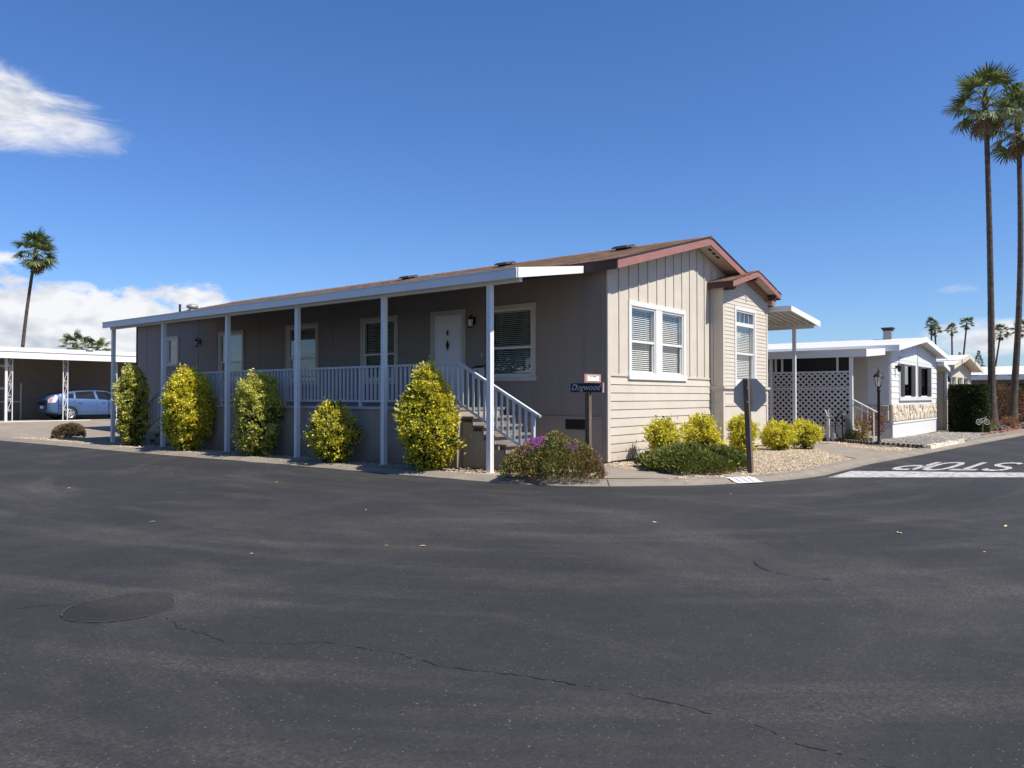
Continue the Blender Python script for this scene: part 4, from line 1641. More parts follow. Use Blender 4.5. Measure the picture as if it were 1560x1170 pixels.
def post(parent, x, y, zt, m='awning_white'):
    w = .049
    mb = MB()
    # square tube with a shallow groove down each face
    prof = []
    for (sx, sy) in ((1, 1), (-1, 1), (-1, -1), (1, -1)):
        pass
    g, dpt = .014, .008
    ring = [(-w, -w), (-g, -w), (-g, -w + dpt), (g, -w + dpt), (g, -w), (w, -w), (w, -g), (w - dpt, -g), (w - dpt, g), (w, g), (w, w), (g, w), (g, w - dpt), (-g, w - dpt), (-g, w), (-w, w), (-w, g), (-w + dpt, g), (-w + dpt, -g), (-w, -g)]
    mb.prism([(x + a, y + b, .0) for a, b in ring], (0, 0, zt))
    mb.box(x - w - .02, x + w + .02, y - w - .02, y + w + .02, -.01, .012)
    return mb.build('post', M[m], parent)


for y in (.62, 3.52, 6.5, 9.45, 12.75, 15.85):
    post(awn, -3.115, y, AZ - .212)

awn2 = thing('carport_awning', 'white ribbed carport awning behind the bay window', 'awning', (10, 5, 0))
ax1, az1 = 11.2, 3.80
z2f = lambda x: az1 - .04 + (ax1 - x) * .095
pans(awn2, 8.56, ax1 - .03, lambda x: -1.0, lambda x: 14.0, z2f, M['awning_under'], .2)
g2 = MB()
g2.box(ax1 - .028, ax1 + .02, -.975, 14.0, az1 - .12, az1 + .012)
g2.build('gutter', M['awning_white'], awn2)
e2 = MB()
e2.hexa([(8.5, -1.03, z2f(8.5) - .10), (ax1 + .02, -1.03, az1 - .16), (ax1 + .02, -1.0, az1 - .16), (8.5, -1.0, z2f(8.5) - .10),
         (8.5, -1.03, z2f(8.5) + .05), (ax1 + .02, -1.03, az1 + .014), (ax1 + .02, -1.0, az1 + .014), (8.5, -1.0, z2f(8.5) + .05)])
e2.build('end_fascia', M['awning_white'], awn2)
MB().box(8.50, 8.555, -1.0, 0.3, z2f(8.5) - .10, z2f(8.5) + .05).build('flashing', M['awning_white'], awn2)
be = MB().box(10.93, 11.03, -.9, 13.9, az1 - .22, az1 - .11)
be.build('beam', M['awning_white'], awn2)
for y in (-.28, 4.0, 8.5, 13):
    post(awn2, 10.98, y, az1 - .222)

# ================================================================ small things at the home
def text_mesh(name, s, size, shear, m, ext=.002):
    cu = bpy.data.curves.new(name, 'FONT')
    cu.body = s
    cu.size = size
    cu.shear = shear
    cu.extrude = ext
    cu.align_x = 'CENTER'
    cu.align_y = 'CENTER'
    o = bpy.data.objects.new(name, cu)
    COL.objects.link(o)
    bpy.context.view_layer.update()
    dg = bpy.context.evaluated_depsgraph_get()
    me = bpy.data.meshes.new_from_object(o.evaluated_get(dg))
    bpy.data.objects.remove(o)
    me.name = name
    me.materials.clear()
    me.materials.append(m)
    return me


def wall_lantern(fn, u, z, label):
    p = fn(u, .1, z)
    t = thing('wall_lantern', label, 'lamp', p, 'lanterns on the porch wall')
    mb = MB()
    fbox(mb, fn, u - .05, u + .05, .012, .035, z - .09, z + .09)
    mb.build('backplate', M['black_metal'], t, bevel=.006)
    mb = MB()
    pts = [fn(u, .03, z + .02), fn(u, .08, z + .10), fn(u, .13, z + .13), fn(u, .155, z + .09)]
    mb.tube(pts, .012, 8)
    mb.build('arm', M['black_metal'], t, smooth=True)
    c = fn(u, .155, z)
    mb = MB()
    mb.lathe([(.012, .10), (.03, .085), (.035, .06), (.085, .03), (.09, .02)], c, 6)
    mb.build('lamp_cap', M['black_metal'], t)
    mb = MB()
    mb.lathe([(.068, .02), (.055, -.15)], c, 6)
    mb.build('lamp_glass', M['lamp_glass'], t)
    mb = MB()
    for k in range(6):
        a = 2 * math.pi * k / 6
        mb.bar((c[0] + .072 * math.cos(a), c[1] + .072 * math.sin(a), c[2] + .025), (c[0] + .058 * math.cos(a), c[1] + .058 * math.sin(a), c[2] - .155), .010)
    mb.lathe([(.066, -.15), (.066, -.165), (.02, -.185)], c, 6)
    mb.build('cage', M['black_metal'], t)
    return t


wall_lantern(FP, 3.75, 3.26, 'black lantern on the wall beside the white front door')
wall_lantern(FP, 16.32, 3.30, 'black lantern on the wall beside the small narrow window')

mbx = thing('mailbox', 'white wall mailbox with dark lid beside the front door', 'mailbox', (-.06, 3.52, 1.95))
MB().prism([(-.02, 3.40, 1.82), (-.14, 3.40, 1.84), (-.14, 3.40, 2.10), (-.02, 3.40, 2.14)], (0, .26, 0)).build('box', M['mailbox'], mbx, bevel=.006)
MB().prism([(-.018, 3.39, 2.142), (-.155, 3.39, 2.104), (-.155, 3.39, 2.12), (-.018, 3.39, 2.165)], (0, .28, 0)).build('lid', M['black_metal'], mbx)
MB().lathe([(.002, -.142), (.035, -.142), (.035, -.147), (.002, -.147)], (0, 3.53, 2.02), 14, 'x').build('emblem', M['brass'], mbx)
bp = thing('doorbell', 'small pale doorbell on the wall above the mailbox', 'doorbell', (-.02, 3.50, 2.42))
MB().box(-.024, -.0125, 3.485, 3.515, 2.37, 2.47).build('plate', M['mailbox'], bp, bevel=.004)
MB().lathe([(.001, -.024), (.009, -.024), (.009, -.03), (.001, -.031)], (0, 3.50, 2.42), 10, 'x').build('button', M['lamp_glass'], bp)

# street name post
sp = thing('street_sign', 'brown post with black Dogwood street name board and framed plaque', 'sign', (-2.0, -.82, 0))
MB().box(-2.045, -1.955, -.865, -.775, -.02, 1.50).build('post', M['post_dark'], sp, bevel=.004)
bd = MB().box(-2.085, -2.046, -1.16, -.48, 1.50, 1.665).build('name_board', M['sign_black'], sp, bevel=.003)
MB().box(-2.087, -2.044, -1.186, -1.161, 1.492, 1.672).build('board_edge', M['sign_edge'], bd)
tm = text_mesh('lettering', 'Dogwood', .155, .35, M['letter_blue'])
lt = link('lettering', tm, bd, (-2.088, -.81, 1.585), (R(90), 0, R(-90)))
pl = MB().box(-2.30, -1.74, -.93, -.90, 1.672, 1.83).build('plaque', M['sign_frame'], sp)
MB().box(-2.27, -1.77, -.937, -.931, 1.69, 1.812).build('plaque_field', M['sign_edge'], pl)
MB().box(-2.21, -1.83, -.943, -.938, 1.705, 1.797).build('plaque_paper', M['sign_paper'], pl)
ink = MB()
for (a, b) in ((-2.13, -2.09), (-2.05, -2.01), (-2.005, -1.965), (-1.955, -1.92)):
    ink.box(a, b, -.9455, -.944, 1.775, 1.792)
ink.build('plaque_text', M['sign_ink'], pl)
MB().box(-2.03, -1.97, -.905, -.86, 1.48, 1.70).build('bracket', M['black_metal'], sp)

# stop sign seen from behind
ss = thing('stop_sign', 'octagonal stop sign seen from its grey back on a wooden post', 'sign', (-.13, -3.16, 0))
mb = MB()
w = .047
bt_, tp = Vector((-.13, -3.16, -.03)), Vector((-.17, -3.10, 1.745))
mb.hexa([(bt_.x - w, bt_.y - w, bt_.z), (bt_.x + w, bt_.y - w, bt_.z), (bt_.x + w, bt_.y + w, bt_.z), (bt_.x - w, bt_.y + w, bt_.z),
         (tp.x - w, tp.y - w, tp.z), (tp.x + w, tp.y - w, tp.z), (tp.x + w, tp.y + w, tp.z), (tp.x - w, tp.y + w, tp.z)])
mb.build('post', M['post_dark'], ss, bevel=.005)
oc = []
rr_ = .305 / math.cos(math.pi / 8)
for k in range(8):
    a = math.pi / 8 + k * math.pi / 4
    oc.append((-.105, -3.14 + rr_ * math.cos(a), 1.445 + rr_ * math.sin(a)))
plate = MB().prism(oc, (.003, 0, 0)).build('sign_plate', M['alu'], ss)
mat('stop_red', (.45, .02, .025), .4, .05, 8)
oc2 = [(-.1015, p[1] * 1, p[2]) for p in oc]
MB().prism([(-.1015, -3.14 + (p[1] + 3.14) * .93, 1.445 + (p[2] - 1.445) * .93) for p in oc], (.001, 0, 0)).build('sign_face', M['stop_red'], plate)
tm = text_mesh('stop_word', 'STOP', .24, 0, M['curb_paint'])
link('stop_word', tm, plate, (-.098, -3.14, 1.445), (R(90), 0, R(90)))
for zz in (1.32, 1.58):
    MB().lathe([(.003, -.1), (.014, -.1), (.014, -.108), (.004, -.11)], (-.115, -3.145, zz), 8, 'x').build('bolt', M['alu'], ss)


# ================================================================ plants
def leaf_arrays(pos, dirs, nrm, L, W, fold=.25):
    """diamond leaves: base, side, tip, side; pos = base"""
    n = len(pos)
    d = dirs / np.linalg.norm(dirs, axis=1, keepdims=True)
    s = np.cross(d, nrm)
    s /= (np.linalg.norm(s, axis=1, keepdims=True) + 1e-9)
    up = np.cross(s, d)
    L, W = L[:, None], W[:, None]
    v = np.stack([pos, pos + d * L * .5 + s * W * .5 + up * W * fold, pos + d * L, pos + d * L * .5 - s * W * .5 + up * W * fold], 1)
    f = np.arange(4 * n).reshape(n, 4)
    return v.reshape(-1, 3), f


def foliage_obj(name, V, F, Cc, parent, m='leaf', kind=None):
    V = V - np.array(wloc(parent))
    me = np_mesh(name, V, F, M[m], Cc)
    o = bpy.data.objects.new(name, me)
    COL.objects.link(o)
    o.parent = parent
    if kind:
        o['kind'] = kind
    return o


YEL = np.array([(.74, .64, .04), (.66, .60, .05), (.80, .66, .03), (.60, .58, .07), (.70, .66, .14)])
YGR = np.array([(.36, .38, .045), (.26, .31, .04), (.46, .45, .06), (.18, .23, .035)])
GRN = np.array([(.036, .052, .014), (.05, .068, .018), (.026, .04, .012), (.075, .085, .022)])
PAL = np.array([(.68, .64, .13), (.60, .58, .10), (.54, .55, .09), (.72, .68, .22)])


def shrub(name, label, loc, rx, ry, h, ncl, prof, seed, yel=.6, pal='gold', leaf=.068, group=None, cat='shrub', z0=.0, lean=(0, 0), per=30):
    rs = np.random.RandomState(seed)
    x0, y0 = loc
    t = thing(name, label, cat, (x0, y0, 0), group)
    tt = np.array([p[0] for p in prof])
    rr = np.array([p[1] for p in prof])
    # cluster centres: height by area, most of them near the bumpy surface
    w = np.interp(np.linspace(0, 1, 200), tt, rr) + .08
    cdf = np.cumsum(w)
    cdf /= cdf[-1]
    u = np.interp(rs.rand(ncl), cdf, np.linspace(0, 1, 200))
    a = rs.uniform(0, 2 * np.pi, ncl)
    ph = rs.uniform(0, 6.28, 6)
    bump = 1 + .12 * np.sin(3 * a + ph[0] + 4 * u) + .10 * np.sin(5 * a + ph[1] - 9 * u) + .09 * np.sin(2 * a + ph[2] + 14 * u)
    depth = 1 - .55 * rs.rand(ncl) ** 2.2
    depth = np.where(rs.rand(ncl) < .06, rs.uniform(1.02, 1.2, ncl), depth)
    rad = np.interp(u, tt, rr) * bump * depth
    cx_ = x0 + rx * rad * np.cos(a) + lean[0] * u
    cy_ = y0 + ry * rad * np.sin(a) + lean[1] * u
    cz_ = z0 + (h - z0) * (u * (1 + rs.normal(0, .02, ncl)))
    cen = np.stack([cx_, cy_, np.maximum(cz_, .03)], 1)
    out = np.stack([np.cos(a) * (.25 + rad), np.sin(a) * (.25 + rad), (u - .45) * 1.1 + .25], 1)
    out /= np.linalg.norm(out, axis=1, keepdims=True)
    n = ncl * per
    ci = np.repeat(np.arange(ncl), per)
    dirs = rs.normal(0, 1, (n, 3))
    dirs /= np.linalg.norm(dirs, axis=1, keepdims=True)
    dirs = dirs * .9 + out[ci] * .75
    dirs[:, 2] += .2
    csz = rs.uniform(.55, 1.5, ncl)
    pos = cen[ci] + rs.normal(0, .040, (n, 3)) * csz[ci][:, None] + out[ci] * rs.uniform(-.08, .03, n)[:, None]
    pos[:, 2] = np.maximum(pos[:, 2], .01)
    nrm = rs.normal(0, .7, (n, 3)) + np.array((0, 0, .8))
    L = leaf * rs.uniform(.6, 1.25, n) * (.6 + .45 * csz[ci])
    V, F = leaf_arrays(pos, dirs, nrm, L, L * rs.uniform(.36, .60, n))
    # yellow new growth sits on the outside of the upper clusters
    cy = (depth - .62) * 1.9 + (u - .5) * .75 + rs.normal(0, .30, ncl) + (yel - .5) * 1.5
    py = np.clip((cy[ci] - .35) * 1.7 + .35 + rs.normal(0, .10, n), 0, 1)
    cc = np.empty((n, 3))
    r_ = rs.rand(n)
    yl = PAL if pal == 'pale' else YEL
    isy = r_ < py
    isg = (~isy) & (r_ > py + .45)
    ism = ~(isy | isg)
    cc[isy] = yl[rs.randint(0, len(yl), isy.sum())]
    cc[ism] = YGR[rs.randint(0, len(YGR), ism.sum())]
    cc[isg] = GRN[rs.randint(0, len(GRN), isg.sum())]
    cc *= rs.uniform(.82, 1.12, n)[:, None]
    foliage_obj('foliage', V, F, cc, t)
    st = MB()
    rb = random.Random(seed)
    for k in range(7):
        aa = rb.uniform(0, 6.28)
        e = Vector((x0 + math.cos(aa) * rx * .55, y0 + math.sin(aa) * ry * .55, h * rb.uniform(.45, .8)))
        b = Vector((x0 + rb.uniform(-.05, .05), y0 + rb.uniform(-.05, .05), -.02))
        mid = b.lerp(e, .5) + Vector((rb.uniform(-.06, .06), rb.uniform(-.06, .06), .08))
        st.tube([b, mid, e], [.022, .014, .006], 6)
    st.build('stems', M['bark'], t, smooth=True)
    return t


EGG = [(0, .30), (.08, .55), (.25, .86), (.45, 1.0), (.65, .96), (.82, .76), (.93, .48), (1, .12)]
COLM = [(0, .45), (.1, .75), (.3, .95), (.6, 1.0), (.85, .88), (.95, .6), (1, .2)]
SPIRE = [(0, .25), (.1, .55), (.28, .95), (.45, 1.0), (.6, .84), (.78, .62), (.92, .38), (1, .08)]
BALL = [(0, .4), (.15, .75), (.4, 1.0), (.65, .98), (.85, .72), (1, .2)]
GP = 'yellow shrubs along the porch'
shrub('golden_shrub', 'tall narrow yellow-green shrub at the far end post of the porch', (-3.40, 13.95), .34, .38, 2.24, 600, COLM, 11, .52, 'pale', group=GP)
shrub('golden_shrub', 'broad bright golden shrub standing before the porch railing', (-3.48, 10.75), .56, .64, 2.12, 860, EGG, 12, .70, group=GP)
shrub('golden_shrub', 'tall oval pale yellow shrub between two awning posts', (-3.44, 7.62), .42, .50, 1.92, 680, COLM, 13, .56, 'pale', group=GP)
shrub('golden_shrub', 'smallest sparse yellow-green shrub before the grey porch skirt', (-3.48, 4.72), .42, .52, 1.26, 340, BALL, 14, .50, group=GP, leaf=.06)
shrub('golden_shrub', 'pointed tall yellow shrub beside the porch stairs', (-3.46, 1.88), .48, .56, 2.0, 740, SPIRE, 15, .56, group=GP)
GB = 'yellow shrubs by the bay window'
shrub('golden_shrub', 'airy yellow shrub before the lap siding beside the bay', (1.10, -.72), .34, .34, .88, 150, BALL, 16, .60, group=GB, z0=.22)
shrub('golden_shrub', 'dense round yellow shrub at the left foot of the bay', (3.10, -.72), .38, .38, .95, 240, BALL, 17, .66, group=GB)
shrub('golden_shrub', 'narrow upright golden shrub below the bay window', (4.70, -1.05), .26, .28, .88, 220, COLM, 18, .76, group=GB)
shrub('golden_shrub', 'round golden shrub of a pair on the gravel, next to the bay', (6.55, -1.30), .40, .38, .70, 200, BALL, 19, .74, group=GB, z0=.06)
shrub('golden_shrub', 'round golden shrub of a pair on the gravel, nearer the carport post', (7.50, -1.68), .40, .40, .70, 200, BALL, 20, .74, group=GB, z0=.06)


def mound_plant(name, label, loc, rx, ry, h, n, seed, pal, leaf, m='needle', spots=(), spread=.5, cat='shrub', bumps=.2, upw=.9):
    rs = np.random.RandomState(seed)
    x0, y0 = loc
    t = thing(name, label, cat, (x0, y0, 0))
    a = rs.uniform(0, 2 * np.pi, n)
    r = np.sqrt(rs.rand(n))
    ph = rs.uniform(0, 6.28, 5)
    edge = 1 + .12 * np.sin(3 * a + ph[0]) + .08 * np.sin(7 * a + ph[1]) + .05 * np.sin(13 * a + ph[4])
    x = rx * r * edge * np.cos(a)
    y = ry * r * edge * np.sin(a)
    lump = 1 + bumps * (np.sin(x * 4.1 + ph[2]) * np.sin(y * 4.7 + ph[3]) + .6 * np.sin(x * 9 + ph[1]) * np.sin(y * 8.3 + ph[0]))
    top = h * np.sqrt(np.clip(1 - r ** 2.2, 0, 1)) * lump + .05
    lay = 1 - .75 * rs.rand(n) ** 2.5
    pos = np.stack([x0 + x, y0 + y, np.maximum(.01, top * lay)], 1)
    dirs = rs.normal(0, spread, (n, 3)) + np.stack([np.cos(a) * r * .8, np.sin(a) * r * .8, np.full(n, upw)], 1)
    nrm = rs.normal(0, 1, (n, 3))
    L = leaf * rs.uniform(.6, 1.3, n)
    V, F = leaf_arrays(pos, dirs, nrm, L, L * rs.uniform(.2, .34, n))
    pal = np.array(pal)
    patch = (np.sin(x * 3.3 + ph[3]) * np.sin(y * 3.9 + ph[2]) + rs.normal(0, .6, n))
    idx = np.clip(((patch + 1.4) / 2.8 * len(pal)).astype(int), 0, len(pal) - 1)
    cc = pal[idx] * rs.uniform(.7, 1.25, n)[:, None]
    foliage_obj('foliage', V, F, cc, t, m)
    for k, (sx, sy, sr, col, cnt) in enumerate(spots):
        aa = rs.uniform(0, 6.28, cnt)
        q = np.sqrt(rs.rand(cnt)) * sr
        px, py = sx + q * np.cos(aa), sy + q * np.sin(aa)
        rr2 = np.sqrt((px / rx) ** 2 + (py / ry) ** 2)
        zt = h * np.sqrt(np.clip(1 - np.minimum(rr2, 1) ** 2.2, 0, 1)) + .07 + rs.uniform(-.02, .06, cnt)
        pos = np.stack([x0 + px, y0 + py, zt], 1)
        dirs = rs.normal(0, .6, (cnt, 3)) + np.array((0, 0, .6))
        LL = rs.uniform(.016, .032, cnt)
        V, F = leaf_arrays(pos, dirs, rs.normal(0, 1, (cnt, 3)), LL, LL * .7)
        cc = np.array(col)[None] * rs.uniform(.6, 1.3, cnt)[:, None]
        foliage_obj('blossom', V, F, np.clip(cc, 0, .9), t, 'petal')
    st = MB()
    rb = random.Random(seed)
    for k in range(10):
        aa = rb.uniform(0, 6.28)
        e = Vector((x0 + math.cos(aa) * rx * .6, y0 + math.sin(aa) * ry * .6, h * .6))
        st.tube([(x0, y0, -.02), Vector((x0, y0, .02)).lerp(e, .5) + Vector((0, 0, .05)), e], [.02, .012, .005], 6)
    st.build('stems', M['bark'], t, smooth=True)
    return t


mound_plant('juniper', 'low spreading dark green juniper on gravel before the bay', (-.20, -2.05), 1.02, 1.0, .38, 26000, 31,
            [(.09, .12, .026), (.14, .17, .036), (.20, .22, .045), (.26, .26, .055), (.11, .13, .03)], .08)
HE = [(.09, .075, .03), (.20, .13, .05), (.32, .18, .07), (.27, .235, .06), (.14, .17, .035), (.19, .215, .05), (.12, .15, .035), (.36, .26, .11)]
mound_plant('heather', 'rust and green heather mound with purple blossom at the corner', (-3.0, -.80), .86, .84, .62, 26000, 32, HE, .06,
            spots=((-.46, .20, .25, (.38, .12, .36), 1200), (-.30, .36, .2, (.38, .12, .36), 500), (-.22, -.44, .15, (.36, .14, .32), 260), (.30, -.72, .13, (.34, .11, .32), 160), (-.72, .42, .08, (.40, .12, .38), 140), (-.35, -.12, .15, (.40, .12, .36), 80)), spread=.6)
mound_plant('dry_bush', 'small round brown dry bush on gravel by the carport driveway', (-3.05, 19.3), .46, .46, .44, 6500, 33,
            [(.15, .10, .06), (.22, .15, .085), (.10, .075, .045), (.17, .13, .06)], .09, spread=.45)
# two dead sprigs standing against the lap siding
for k, (px, py, hh) in enumerate(((.55, -.22, .20), (.75, -.20, .34))):
    tw = MB()
    rb = random.Random(k)
    for q in range(6):
        tw.tube([(px, py, 0), (px + rb.uniform(-.05, .05), py + rb.uniform(-.03, .03), hh * .5), (px + rb.uniform(-.12, .12), py + rb.uniform(-.05, .02), hh * rb.uniform(.7, 1))], [.005, .004, .002], 5)
    tag(tw.build('twig', M['bark']), ['short dead twig sprouting at the foot of the lap siding', 'taller forked dead twig against the lap siding'][k], 'twig')

# ================================================================ left lot: carport home, car
GZ = .30
cp = thing('carport_home', 'low dark-walled mobile home under a long white carport roof', 'house', (4, 33, GZ))
RT = .085
rz = lambda y: 3.46 + (y - 29.6) * RT
mb = MB()
mb.hexa([(-4.0, 29.62, rz(29.62) - .06), (16, 29.62, rz(29.62) - .06), (16, 34.4, rz(34.4) - .06), (-4.0, 34.4, rz(34.4) - .06),
         (-4.0, 29.62, rz(29.62)), (16, 29.62, rz(29.62)), (16, 34.4, rz(34.4)), (-4.0, 34.4, rz(34.4))])
mb.hexa([(-4.0, 34.41, rz(34.4) - .06), (16, 34.41, rz(34.4) - .06), (16, 40, 3.3), (-4.0, 40, 3.3), (-4.0, 34.41, rz(34.4)), (16, 34.41, rz(34.4)), (16, 40, 3.4), (-4.0, 40, 3.4)])
croof = mb.build('roof', M['white_roof'], cp)
for i in range(34):
    x = -3.9 + i * .6
    MB().hexa([(x, 29.66, rz(29.66) + .001), (x + .04, 29.66, rz(29.66) + .001), (x + .04, 34.3, rz(34.3) + .001), (x, 34.3, rz(34.3) + .001),
               (x, 29.66, rz(29.66) + .006), (x + .04, 29.66, rz(29.66) + .006), (x + .04, 34.3, rz(34.3) + .006), (x, 34.3, rz(34.3) + .006)]).build('roof_seam', M['white_roof'], croof)
MB().box(-4.0, 16, 29.56, 29.61, 3.10, 3.40).build('fascia', M['awning_white'], cp)
MB().box(-4.03, 16, 29.53, 29.60, 3.402, 3.45).build('fascia_cap', M['white_roof'], cp)
MB().lathe([(.16, -.02), (.16, .06), (.24, .08), (.2, .14), (.02, .16)], (3.0, 32.2, rz(32.2)), 12).build('roof_vent', M['chimney'], cp)
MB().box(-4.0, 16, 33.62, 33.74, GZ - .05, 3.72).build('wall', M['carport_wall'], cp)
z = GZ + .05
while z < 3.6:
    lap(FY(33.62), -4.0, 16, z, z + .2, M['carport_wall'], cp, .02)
    z += .2
window(cp, FY(33.59), -1.6, .02, 1.75, 2.95, tw=.07, meet=None, blind=False, casing='window_white', sill=False)
window(cp, FY(33.59), 5.2, 6.6, 1.75, 2.95, tw=.07, meet=None, blind=False, casing='window_white', sill=False)
MB().box(-4.2, 12.5, 29.42, 33.55, GZ - .12, GZ + .012).build('carport_slab', M['concrete'], cp)
MB().box(-4.2, 1.9, 29.34, 29.45, GZ - .1, GZ + .035).build('slab_edge', M['curb_paint'], cp)
# low white rails of the side entry
rl = MB()
for x in (-1.75, .25):
    rl.bar((x, 33.1, 1.15), (x, 33.1, 2.05), .045)
rl.bar((-1.75, 33.1, 1.17), (.25, 33.1, 1.17), .045)
rl.bar((-.75, 33.1, .3), (-.75, 33.1, 1.17), .045)
rl.bar((-1.75, 33.1, .3), (-1.75, 33.1, 1.17), .045)
rl.bar((.25, 33.1, .3), (.25, 33.1, 1.17), .045)
rl.build('entry_rail', M['iron_white'], cp)


def scroll_post(x0, x1, thick_left):
    p = MB()
    p.box(x0, x0 + (.10 if thick_left else .035), 29.98, 30.02 + (.05 if thick_left else 0), GZ, 3.12)
    p.box(x1 - .035, x1, 29.98, 30.02, GZ, 3.12)
    o = p.build('scroll_post', M['iron_white'], cp)
    xa, xb = x0 + (.10 if thick_left else .035), x1 - .035
    xm, hw = (xa + xb) / 2, (xb - xa) / 2
    s = MB()
    z = GZ + .45
    while z < 2.75:
        pts = []
        for k in range(26):                  # an S scroll between the bars
            t = k / 25
            a = -2.2 + t * 4.4
            pts.append((xm + hw * .92 * math.sin(a * 1.45) * (.55 + .45 * abs(a) / 2.2), 30.0, z + .28 + .26 * math.sin(a * .72)))
        s.tube(pts, .012, 5)
        s.box(xa, xb, 29.99, 30.01, z + .58, z + .60)
        for zc in (.06, .50):
            s.tube([(xm + .045 * math.cos(q * .8), 30.0, z + zc + .045 * math.sin(q * .8)) for q in range(9)], .009, 5)
        z += .66
    s.build('scrollwork', M['iron_white'], o)
    return o


scroll_post(-1.44, -1.13, True)
scroll_post(.92, 1.15, False)
scroll_post(3.15, 3.38, False)
scroll_post(5.4, 5.63, False)


# ---------------------------------------------------------------- the blue hatchback
def build_car():
    X0, Y0c, Z0 = .48, 31.18, GZ + .012
    t = thing('parked_car', 'blue hatchback car parked under the white carport', 'car', (X0 + 2.2, Y0c, Z0))
    S = [0, .06, .16, .3, .5, .75, 1.0, 1.3, 1.6, 1.9, 2.2, 2.5, 2.8, 3.1, 3.35, 3.6, 3.85, 4.05, 4.22, 4.34, 4.42, 4.45]
    ROOF = ([0, .08, .2, .45, .8, 1.2, 1.6, 2.0, 2.35, 2.7, 3.05, 3.4, 3.7, 4.0, 4.25, 4.45], [.98, 1.10, 1.165, 1.245, 1.335, 1.42, 1.468, 1.488, 1.48, 1.435, 1.335, 1.165, .995, .87, .76, .58])
    BELT = ([0, .3, 1.0, 2.0, 3.0, 3.6, 4.1, 4.45], [.93, 1.0, .985, .955, .90, .85, .75, .50])
    WID = ([0, .1, .35, .8, 1.6, 2.6, 3.3, 3.8, 4.15, 4.35, 4.45], [.62, .72, .80, .845, .865, .865, .855, .82, .74, .60, .42])
    BOT = ([0, .15, .5, .9, 3.6, 4.0, 4.35, 4.45], [.42, .32, .24, .19, .19, .22, .28, .36])

    def ring(s):
        zr = np.interp(s, *ROOF)
        zb = min(np.interp(s, *BELT), zr - .03)
        w = np.interp(s, *WID)
        b = np.interp(s, *BOT)
        g = max(0.0, min(1.0, (zr - zb) / .5))
        wr = w * (1 - .32 * g) - .02
        mid = b + (zb - b) * .55
        return [(0, b), (w * .70, b), (w * .93, b + .05), (w * .99, b + (zb - b) * .22), (w, mid), (w * .985, b + (zb - b) * .8), (w * .94, zb),
                (wr, zr - .075 * g - .012), (wr * .86, zr - .028 * g - .004), (wr * .5, zr - .006), (0, zr)]
    SS = np.unique(np.concatenate([np.linspace(a, b, 4) for a, b in zip(S[:-1], S[1:])]))
    mb = MB()
    full = []
    for s in SS:
        r = ring(s)
        pts = [(X0 + s, Y0c - y, Z0 + z) for y, z in r] + [(X0 + s, Y0c + y, Z0 + z) for y, z in r[-2:0:-1]]
        full.append(pts)
    m = len(full[0])
    faces = []
    for i in range(len(full) - 1):
        for k in range(m):
            k2 = (k + 1) % m
            faces.append((i * m + k, i * m + k2, (i + 1) * m + k2, (i + 1) * m + k))
    faces.append(tuple(range(m)))
    faces.append(tuple((len(full) - 1) * m + k for k in range(m))[::-1])
    mb.add([p for r in full for p in r], faces)
    body = mb.build('body', M['car_paint'], t)
    # wheel arches cut out of the shell
    cut = MB()
    WX = (.90, 3.60)
    for wx in WX:
        for sg in (-1, 1):
            cut.lathe([(.355, -.34), (.355, .34)], (X0 + wx, Y0c + sg * .78, Z0 + .30), 28, 'y')
    cme = cut.mesh('cut', None, False, wloc(t))
    co = bpy.data.objects.new('cut', cme)
    COL.objects.link(co)
    co.parent = t
    bo = body.modifiers.new('b', 'BOOLEAN')
    bo.object = co
    bo.operation = 'DIFFERENCE'
    bo.solver = 'EXACT'
    bpy.context.view_layer.update()
    dg = bpy.context.evaluated_depsgraph_get()
    nm = bpy.data.meshes.new_from_object(body.evaluated_get(dg))
    body.modifiers.clear()
    body.data = nm
    nm.materials.clear()
    nm.materials.append(M['car_paint'])
    bpy.data.objects.remove(co)
    nm.polygons.foreach_set('use_smooth', [True] * len(nm.polygons))
    nm.set_sharp_from_angle(angle=R(38))

    def patch(name, s0, s1, i0, i1, v0, v1, m_, par, side, n=10, off=.004, sl0=0.0, sl1=0.0, thick=0):
        """panel on the shell between ring points i0..i1 (fractions v0,v1)"""
        q = MB()
        P = []
        for j in range(n + 1):
            row = []
            for v in np.linspace(v0, v1, 5):
                sa, sb = s0 + sl0 * v, s1 + sl1 * v
                s = sa + (sb - sa) * j / n
                r = ring(s)
                f = i0 + (i1 - i0) * v
                a = int(min(math.floor(f), len(r) - 2))
                fr = f - a
                y = r[a][0] * (1 - fr) + r[a + 1][0] * fr
                z_ = r[a][1] * (1 - fr) + r[a + 1][1] * fr
                nx = Vector((0, r[a + 1][1] - r[a][1], -(r[a + 1][0] - r[a][0]))).normalized()
                row.append((X0 + s, Y0c + side * (y + nx.y * off), Z0 + z_ + nx.z * off))
            P.append(row)
        pts = [p for r in P for p in r]
        fc = []
        for j in range(n):
            for k in range(4):
                a = j * 5 + k
                fc.append((a, a + 1, a + 6, a + 5))
        q.add(pts, fc)
        return q.build(name, M[m_], par, smooth='all')
